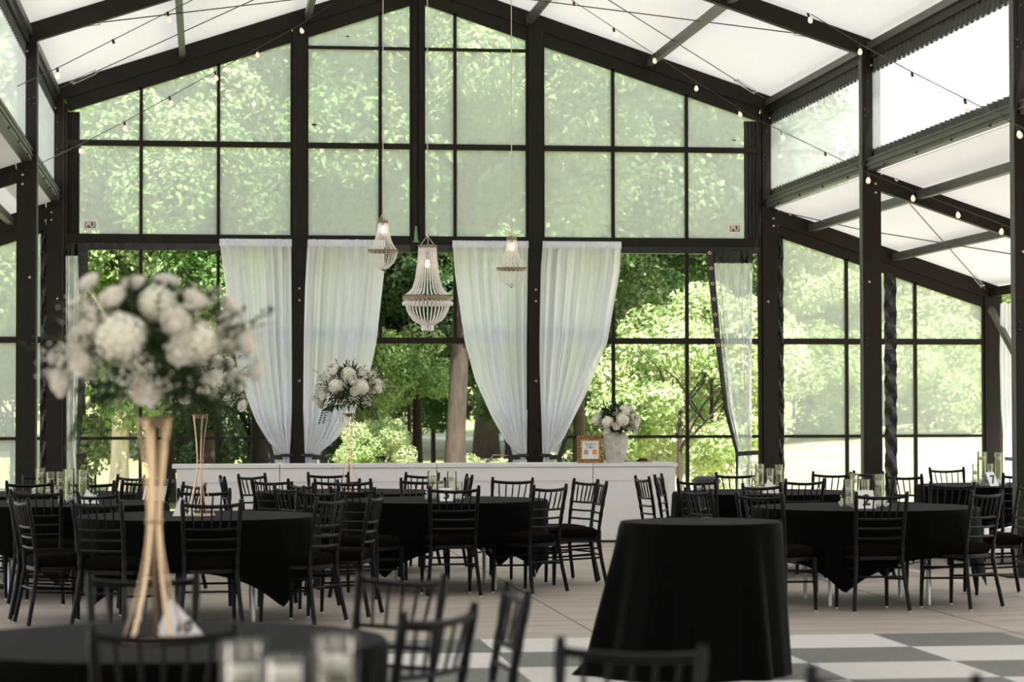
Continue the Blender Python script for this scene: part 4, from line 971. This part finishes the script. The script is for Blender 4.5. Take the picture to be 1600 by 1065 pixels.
def breath_ring(key, px, wpx, lab, seed, Y=None):
    Y = Y or T[key].y; k = F / Y; x = XA(px, Y, 770); rnd = random.Random(seed); mb = MB(); a_ = wpx / k / 2
    sm = MB()
    for q in range(750):
        t = rnd.uniform(0, 2 * PI); rr = a_ * math.sqrt(rnd.uniform(.25, 1)); z = abs(rnd.gauss(0, .03)) + .004
        mb.octa((rr * math.cos(t), rr * math.sin(t) * .8, z), rnd.uniform(.005, .009))
        if q % 5 == 0: sm.tube([(rr * math.cos(t) * .8, rr * math.sin(t) * .6, .002), (rr * math.cos(t), rr * math.sin(t) * .8, z)], .001, 3)
    o = mb.build('baby_breath_garland', M['breath'], None, (x, Y, ZT)); tag(o, lab, 'flowers', 'baby breath around the candles'); sm.build('stem', M['stem'], o)
def card(px, key, num, rz, lab, dy=-.2, w=.15, h=.135, Y=None):
    Y = Y or (T[key].y + dy); o = thing('table_number_card', lab, 'table number', (XA(px, Y, 770), Y, ZT), math.radians(rz), 'white tent cards with table numbers')
    dpt = h * .5; an = math.atan2(dpt, h)
    for sg in (-1, 1):
        q = MB().add([(-w / 2, sg * dpt, 0), (w / 2, sg * dpt, 0), (w / 2, sg * .001, h), (-w / 2, sg * .001, h), (-w / 2, sg * dpt + sg * .002, 0), (w / 2, sg * dpt + sg * .002, 0), (w / 2, sg * .003, h + .001), (-w / 2, sg * .003, h + .001)], [(0, 1, 2, 3), (7, 6, 5, 4), (0, 4, 5, 1), (2, 6, 7, 3), (1, 5, 6, 2), (0, 3, 7, 4)]).build('card_face', M['paper'], o)
        if num:
            t = inst('number', text_mesh(num, h * (.92 if len(num) < 2 else .72), M['ink'], shear=.18, thick=.004), q, (0, sg * (dpt * .55 + .004), h * .45)); t.rotation_euler = (PI / 2 - sg * 0 - an, 0, 0) if sg < 0 else (PI / 2 + an, PI, 0)
            if sg > 0: t.rotation_euler = (PI / 2 + an, 0, PI)
def pyramid_card(px, key, num, rz, lab, k=1.0, dy=0.0):
    Y = T[key].y + dy; o = thing('table_number_card', lab, 'table number', (XA(px, Y, 770), Y, ZT), math.radians(rz), 'folded white cards with table numbers')
    a, b, c, d = [Vector(v) * k for v in ((-.088, -.05, 0), (.088, -.05, 0), (.075, .055, 0), (-.075, .055, 0))]; t = Vector((-.03, .005, .134)) * k
    MB().add([a, b, c, d, t], [(0, 1, 4), (1, 2, 4), (2, 3, 4), (3, 0, 4)]).build('card_face', M['paper'], o)
    n = (b - a).cross(t - a).normalized(); p = a.lerp(b, .62).lerp(t, .26) + n * .002
    q = inst('number', text_mesh(num, .072 * k if len(num) < 2 else .056 * k, M['ink'], shear=.18, thick=.003), o, p)
    q.rotation_euler = (math.atan2(-n.y, n.z) if 0 else PI / 2 - math.asin(n.z), 0, 0)
pos4 = ['leftmost', 'second from the left', 'third from the left', 'rightmost']
def cset(key, name, spec, ring=None):
    n = len(spec)
    for i, (px, yt, w, wa) in enumerate(spec):
        wd = {0: 'leftmost', n - 1: 'rightmost'}.get(i, ['', 'second', 'third', 'fourth', 'fifth'][i] + ' from left')
        vase(px, yt, w, key, f'clear glass cylinder {name}, {wd}', wa, Y=T[key].y + (-.12, .08, -.05, .1, 0)[i])
    if ring: breath_ring(key, ring[0], ring[1], f'white baby breath ringing the candles {name}', hash(key) % 99 if 0 else len(name))
cset('T3', 'on the number 5 table', [(676, 736, 16, .72), (689, 751, 14, .6), (706, 737, 15, .75), (717, 754, 11, .6)], (695, 62))
cset('T4', 'on the number 2 table', [(1326, 752, 17, .62), (1334, 743, 15, .78), (1351, 752, 17, .55), (1373, 744, 18, .72)], (1350, 80))
cset('T6', 'on the number 6 table', [(1179, 737, 10, .6), (1187, 727, 14, .75), (1203, 734, 13, .6), (1217, 728, 13, .7)], (1195, 56))
cset('T7', 'on the number 7 table', [(1524, 729, 9, .6), (1535, 709, 15, .8), (1547, 728, 10, .6), (1560, 710, 14, .8)], (1545, 56))
cset('TB', 'on the left candle table', [(108, 730, 17, .7), (130, 731, 17, .7)], (122, 60))
cset('TA', 'on the farthest left table', [(63, 728, 14, .75), (79, 734, 14, .6), (94, 734, 12, .6)], (76, 50))
for px, yt, w, Y, wa, lab in ((381, 998, 72, 5.25, .74, 'large blurred clear glass cylinder at the bottom edge, leftmost of three'), (446, 1022, 74, 5.1, .84, 'shortest blurred clear glass cylinder at the bottom edge, middle of three'), (525, 991, 71, 5.3, .78, 'large blurred clear glass cylinder at the bottom edge, rightmost of three')): vase(px, yt, w, 'T0', lab, wa, Y=Y)
card(696, 'T3', '5', 4, 'white tent card with number 5 among the candles of the middle table', -.3, .11, .11)
card(1350, 'T4', '2', 3, 'white tent card with number 2 on the right table', -.32, .15, .14)
pyramid_card(1205, 'T6', '6', -8, 'folded white card with number 6 on the table by the right column', 1.0, -.32)
card(1546, 'T7', '7', 30, 'white tent card with number 7 on the far right table', -.32, .13, .14)
pyramid_card(141, 'TB', '3', -10, 'folded white card beside the candles of the left table', .9, -.15)
pyramid_card(288, 'T2', '4', 6, 'folded white card beside the base of the rear gold stand', 1.05, -.02)
pyramid_card(281, 'T1', '10', 4, 'folded white card with number 10 beside the foreground gold stand', 1.0, .12)
# tall arrangements
def tall(key, px, Y, seed, l1, l2, rz):
    x = XA(px, Y, 780); stand(l1, (x, Y, ZT), rz, sw=.0085 if key == 'T1' else .0045); arrangement(l2, (x, Y, ZT + .75 + .21), rz, seed, .31, 17, 6, 18, group='tall white flower arrangements', sx=1.06)
tall('T1', 241, 8.22, 21, 'blurred gold trumpet flower stand on the foreground number 10 table', 'large blurred dome of white roses and hydrangeas on the foreground gold stand', 0)
tall('T2', 312, 18.2, 22, 'gold trumpet flower stand on the table behind the foreground bouquet', 'dome of white flowers mostly hidden behind the foreground bouquet', .8)
tall('T8', 545, 23.4, 23, 'slim gold trumpet flower stand on the table before the bar', 'dome of white roses and dark leaves in front of the sheer curtain', -.15)
arrangement('loose bouquet of white hydrangeas in the stone vase on the bar', VT + Vector((0, 0, .10)), .6, 31, .245, 6, 8, 12, fern=False, sz=.85, low=-.2, sx=1.08)

# ------------------------------------------------------------------ outdoors
def gz(y): return -.12 + max(0, y - 62) * .03 + max(0, y - 95) * .05
gb = MB(); gb.grid(lambda u, v: (-70 + 150 * u, Y0 + .5 + v * 130, gz(Y0 + .5 + v * 130) + (.06 * math.sin(u * 41) * math.sin(v * 37))), 60, 60)
tag(gb.build('ground', ground_mat()), 'sunlit grass outside beyond the open end wall', 'lawn', kind='structure')
# the lawn goes on round the sides of the hall
gb = MB(); gb.box(-70, -14, -40, Y0 + .5, -.3, -.12); gb.box(14, 80, -40, Y0 + .5, -.3, -.12); gb.box(-14, 14, -40, -20, -.3, -.12); tag(gb.build('ground', bpy.data.materials['mown_grass']), 'grass on both sides of the hall', 'lawn', kind='structure')
pth = MB(); pth.grid(lambda u, v: (-60 + 140 * u, 82 + 3.2 * v + 2 * math.sin(u * 6), gz(82 + 3.2 * v + 2 * math.sin(u * 6)) + .03), 40, 2)
tag(pth.build('path', pbr('pale_gravel', (.62, .55, .46), .9, col2=(.5, .43, .35), scale=2)), 'pale gravel path crossing the grass behind the trees', 'path', kind='structure')
md = MB(); md.grid(lambda u, v: (XA(905, 45) + 45 * u + 3 * v, 36 + 36 * v, -.12 + .045 * v * 36 * max(0, 1 - max(0, .25 - u) * 3) + .03 + .02 * math.sin(u * 90) * math.sin(v * 80)), 60, 40)
tag(md.build('meadow', pbr('dry_meadow', (.52, .49, .27), .9, col2=(.36, .40, .16), scale=1.2, bump=1, bscale=9)), 'pale sun-bleached meadow on the right beyond the bar', 'meadow', kind='structure')

def leaves_mesh(name, m, seed, blobs, per, size, spread):
    """a crown: blobs of leaf blades; blobs = list of (centre, radius)"""
    rng = np.random.default_rng(seed); cs = np.array([c for c, r in blobs]); rs = np.array([r for c, r in blobs]); nb = len(blobs); n = nb * per
    idx = np.repeat(np.arange(nb), per); d = rng.normal(size=(n, 3)); d /= np.linalg.norm(d, axis=1)[:, None]
    rad = rs[idx] * rng.uniform(.45, 1.05, n) ** .6; P = cs[idx] + d * rad[:, None] * np.array([1, 1, .8])
    nrm = d * .6 + rng.normal(size=(n, 3)) * .55 + np.array([0, 0, .45]); nrm /= np.linalg.norm(nrm, axis=1)[:, None]
    t = np.cross(nrm, rng.normal(size=(n, 3))); t /= np.linalg.norm(t, axis=1)[:, None]; b = np.cross(nrm, t); s = size * rng.uniform(.7, 1.35, n)[:, None]
    V = np.stack([P - t * s * .6, P + b * s * .36 + nrm * s * .08, P + t * s * .6 - nrm * s * .12, P - b * s * .36 + nrm * s * .08], 1).reshape(-1, 3)
    me = bpy.data.meshes.new(name); me.vertices.add(4 * n); me.vertices.foreach_set('co', V.ravel()); me.loops.add(4 * n); me.loops.foreach_set('vertex_index', np.arange(4 * n))
    me.polygons.add(n); me.polygons.foreach_set('loop_start', np.arange(0, 4 * n, 4)); me.update(calc_edges=True); me.materials.append(m); return me
def crown(seed, R, H, nb, br):
    rnd = random.Random(seed); B = []
    for k in range(nb):
        while True:
            x, y, z = rnd.uniform(-1, 1), rnd.uniform(-1, 1), rnd.uniform(-1, 1)
            if .25 < x * x + y * y + z * z < 1: break
        w = 1 - .35 * max(0, z); B.append(((x * R * w, y * R * w, z * H / 2), br * rnd.uniform(.7, 1.25)))
    return B
CR = [leaves_mesh('crown', M['tree1'], 1, crown(1, 3.4, 7.8, 46, .9), 1150, .105, 1), leaves_mesh('crown', M['tree2'], 2, crown(2, 3.6, 8.2, 44, .95), 1150, .105, 1), leaves_mesh('crown', M['tree1'], 3, crown(3, 3.1, 8.6, 46, .85), 1150, .10, 1)]
BK = [leaves_mesh('crown', M['tree2'], 4, crown(4, 6, 13, 80, 1.9), 700, .22, 1), leaves_mesh('crown', M['tree1'], 5, crown(5, 6, 14, 80, 1.8), 700, .22, 1)]
SHM = [leaves_mesh('crown', M['tree3'], 6, crown(6, 1.5, 2.9, 26, .46), 650, .075, 1), leaves_mesh('crown', M['tree3'], 8, crown(8, 1.7, 2.2, 26, .48), 650, .075, 1), leaves_mesh('crown', M['tree2'], 9, crown(9, 1.7, 2.2, 40, .55), 420, .08, 1)]
tc = [0]
def tree(px, Y, zc, me, sc, lab, bark='bark', tr=.16, lean=0, base_px=None, rz=None, cat='tree', grp='trees beyond the end wall', name='leafy_tree'):
    xb = XA(base_px if base_px is not None else px, Y, 680); x = XA(px, Y, 500); g = gz(Y); tc[0] += 1
    o = thing(name, lab, cat, (xb, Y, g), 0, grp)
    dx = x - xb; h = zc - g
    rnd = random.Random(tc[0]); mb = MB()
    P = [(0, 0, -.1), (dx * .08 + lean * .1, 0, h * .15), (dx * .4 + lean * .3, .05, h * .45), (dx * .75, 0, h * .75), (dx, 0, h * 1.05)]
    mb.tube(P, [tr * 1.5, tr * 1.05, tr * .9, tr * .7, tr * .35], 10)
    for k in range(7):
        a = rnd.uniform(0, 2 * PI); t = rnd.uniform(.45, .95); s = (dx * t, 0, h * t); e = (dx * t + 1.6 * sc * math.cos(a), 1.6 * sc * math.sin(a), h * t + 1.2 * sc); mb.tube([s, ((s[0] + e[0]) / 2, (s[1] + e[1]) / 2, (s[2] + e[2]) / 2 + .25), e], [tr * .4, tr * .28, tr * .12], 6)
    mb.build('trunk', M[bark], o)
    c = inst('crown', me, o, (dx, 0, h)); c.scale = (sc,) * 3; c.rotation_euler = (0, 0, rz if rz is not None else rnd.uniform(0, 6)); return o
tree(-60, 46, 3.9, CR[0], .8, 'bright leafy tree beyond the left aisle window', bark='bark')
tree(120, 44, 6.4, CR[0], 1.05, 'bright leafy tree behind the left vinyl sheet', bark='tanbark')
tree(200, 41, 5.8, CR[2], .95, 'leafy tree with a bleached white trunk seen through the left opening', 'palebark', .14, 0, 186)
tree(300, 43, 6.2, CR[0], 1.0, 'leafy tree with a slanting tan trunk left of the bar', 'tanbark', .085, 0, 248)
tree(262, 45, 7.5, CR[2], .9, 'leafy tree with a thick grey-brown trunk beside the slanting one', 'bark', .17, 0, 256)
tree(405, 47, 6.4, CR[1], 1.1, 'dark green tree behind the outer left sheer curtain', 'bark', .16)
tree(535, 50, 7.0, CR[1], 1.15, 'dark green tree behind the arrangement by the bar', 'bark', .11, 0, 540)
tree(650, 52, 7.4, CR[1], 1.1, 'dark green tree with a slim trunk below the large chandelier', 'bark', .1, 0, 652)
tree(748, 40, 8.4, CR[2], 1.05, 'big tree with a thick leaning brown trunk right of the large chandelier', 'bark', .155, 0, 709)
tree(800, 51, 6.6, CR[1], 1.15, 'dark green tree behind the inner right sheer curtain', 'bark', .14)
tree(905, 49, 7.2, CR[1], 1.1, 'dark green tree behind the outer right sheer curtain', 'bark', .12)
tree(1015, 50, 7.0, CR[1], 1.1, 'dark green tree in the opening right of the vase', 'bark', .12, 0, 965)
tree(1005, 55, 7.5, CR[0], 1.0, 'light green tree behind the eyeleted vinyl sheet', 'bark', .13)
tree(1265, 66, 4.4, CR[0], .9, 'light green tree beyond the right aisle window, beside the nave column', 'bark', .12)
tree(1375, 68, 3.9, CR[2], .9, 'light green tree beyond the right aisle window, behind the second frame column', 'bark', .12)
tree(1490, 66, 3.9, CR[0], .9, 'light green tree beyond the outer half of the right aisle window', 'bark', .12)
tree(1600, 68, 3.9, CR[0], .95, 'light green tree outside the far right corner', 'bark', .12)
tree(-210, 50, 3.6, CR[2], .75, 'light green tree outside the far left corner', 'bark', .12)
tree(625, 57, 3.2, CR[2], .55, 'small tree with a thin dark trunk in the middle opening', 'bark', .07, 0, 592)
tree(676, 60, 3.4, CR[1], .55, 'thin dark sapling between the trunks of the middle opening', 'bark', .06, 0, 677)
for j, (px, lab) in enumerate(((175, 'outermost on the left'), (330, 'above the left window'), (540, 'above the left gable post'), (760, 'above the middle'), (880, 'above the vase'), (960, 'outermost on the right'))):
    tree(px, 72 + 3 * (j % 3), 10.5, BK[j % 2], 1.0 + .08 * (j % 2), f'tall background tree at the back of the wood, {lab}', 'bark', .3, rz=j * 1.3)
for px, Y, zc, me, sc, lab in ((1062, 39.5, 1.75, 0, 1.0, 'bright yellow-green shrub right of the vase'), (1112, 40.5, 2.3, 0, 1.1, 'bright young tree beside the tied vinyl sheet'), (985, 60, 2.6, 0, 1.5, 'sunlit shrub behind the stone vase'), (905, 56, 2.0, 1, 1.3, 'pale sunlit shrub behind the framed sign'),
                               (590, 41, .95, 1, .42, 'sunlit bush with pale leaves beside the flower arrangement'), (742, 41, .35, 1, .4, 'small pale bush at the foot of the thick leaning trunk'), (1240, 62, 2.2, 0, 1.3, 'bright shrub beyond the right aisle window'), (1450, 62, 2.2, 0, 1.4, 'bright shrub beyond the outer right aisle window'),
                               (640, 48, 3.2, 2, 1.2, 'low dark shrub in the middle opening'), (577, 44, 2.4, 1, .8, 'pale-leaved bush beside the bar arrangement'), (390, 52, 1.4, 2, 1.3, 'low dark shrub beyond the outer left curtain'), (20, 44, 1.6, 0, 1.2, 'bright shrub beyond the left aisle window')):
    tree(px, Y, zc, SHM[me], sc, lab, 'bark', .05, cat='shrub', grp='shrubs beyond the end wall', name='leafy_shrub')
p = at(322, 690, 44); o = MB().lathe([(.24, -.1), (.19, .2), (.165, .9), (.15, p.z - gz(44) + .1), (.12, p.z - gz(44) + .2), (0, p.z - gz(44) + .17)], 14).build('tree_stump', M['bark'], None, (p.x, 44, gz(44))); tag(o, 'dark broken tree stump above the left end of the bar', 'stump')
p = at(149, 692, 48); tag(MB().bar((0, 0, -.1), (0, 0, p.z - gz(48)), .05, .05, (0, 1, 0)).build('garden_stake', pbr('green_stake', (.05, .16, .09), .5), None, (p.x, 48, gz(48))), 'thin green stake standing in the grass left of the bleached trunk', 'stake')

# ------------------------------------------------------------------ light
w = bpy.data.worlds.new('sky'); S.world = w; w.use_nodes = True; nt = w.node_tree
for n in list(nt.nodes): nt.nodes.remove(n)
out = nt.nodes.new('ShaderNodeOutputWorld'); bg = nt.nodes.new('ShaderNodeBackground')
tcw = nt.nodes.new('ShaderNodeTexCoord'); sp = nt.nodes.new('ShaderNodeSeparateXYZ'); rw = nt.nodes.new('ShaderNodeValToRGB')   # bright hazy summer sky
e = rw.color_ramp.elements; e[0].position = 0; e[0].color = (1, .995, .97, 1); e[1].position = .75; e[1].color = (.62, .76, .95, 1)
nt.links.new(tcw.outputs['Generated'], sp.inputs[0]); nt.links.new(sp.outputs[2], rw.inputs[0]); nt.links.new(rw.outputs[0], bg.inputs[0]); bg.inputs[1].default_value = 1.5; nt.links.new(bg.outputs[0], out.inputs[0])
sl = bpy.data.lights.new('sun', 'SUN'); sl.energy = 13.0; sl.angle = math.radians(1.0); sl.color = (1, .965, .91); so = bpy.data.objects.new('sun', sl); COL.objects.link(so)
sd = Vector((.16, -.72, 1.0)).normalized()          # towards the sun
so.rotation_euler = sd.to_track_quat('Z', 'Y').to_euler(); so.location = (0, -10, 30)
vs_ = S.view_settings; vs_.view_transform = 'Standard'; vs_.look = 'None'; vs_.exposure = .42; vs_.gamma = 1; vs_.use_curve_mapping = False
cy = S.cycles; cy.use_denoising = True
try: cy.denoiser = 'OPENIMAGEDENOISE'
except Exception: pass
cy.max_bounces = 10; cy.diffuse_bounces = 5; cy.transparent_max_bounces = 24; cy.caustics_reflective = False; cy.caustics_refractive = False; cy.sample_clamp_indirect = 6
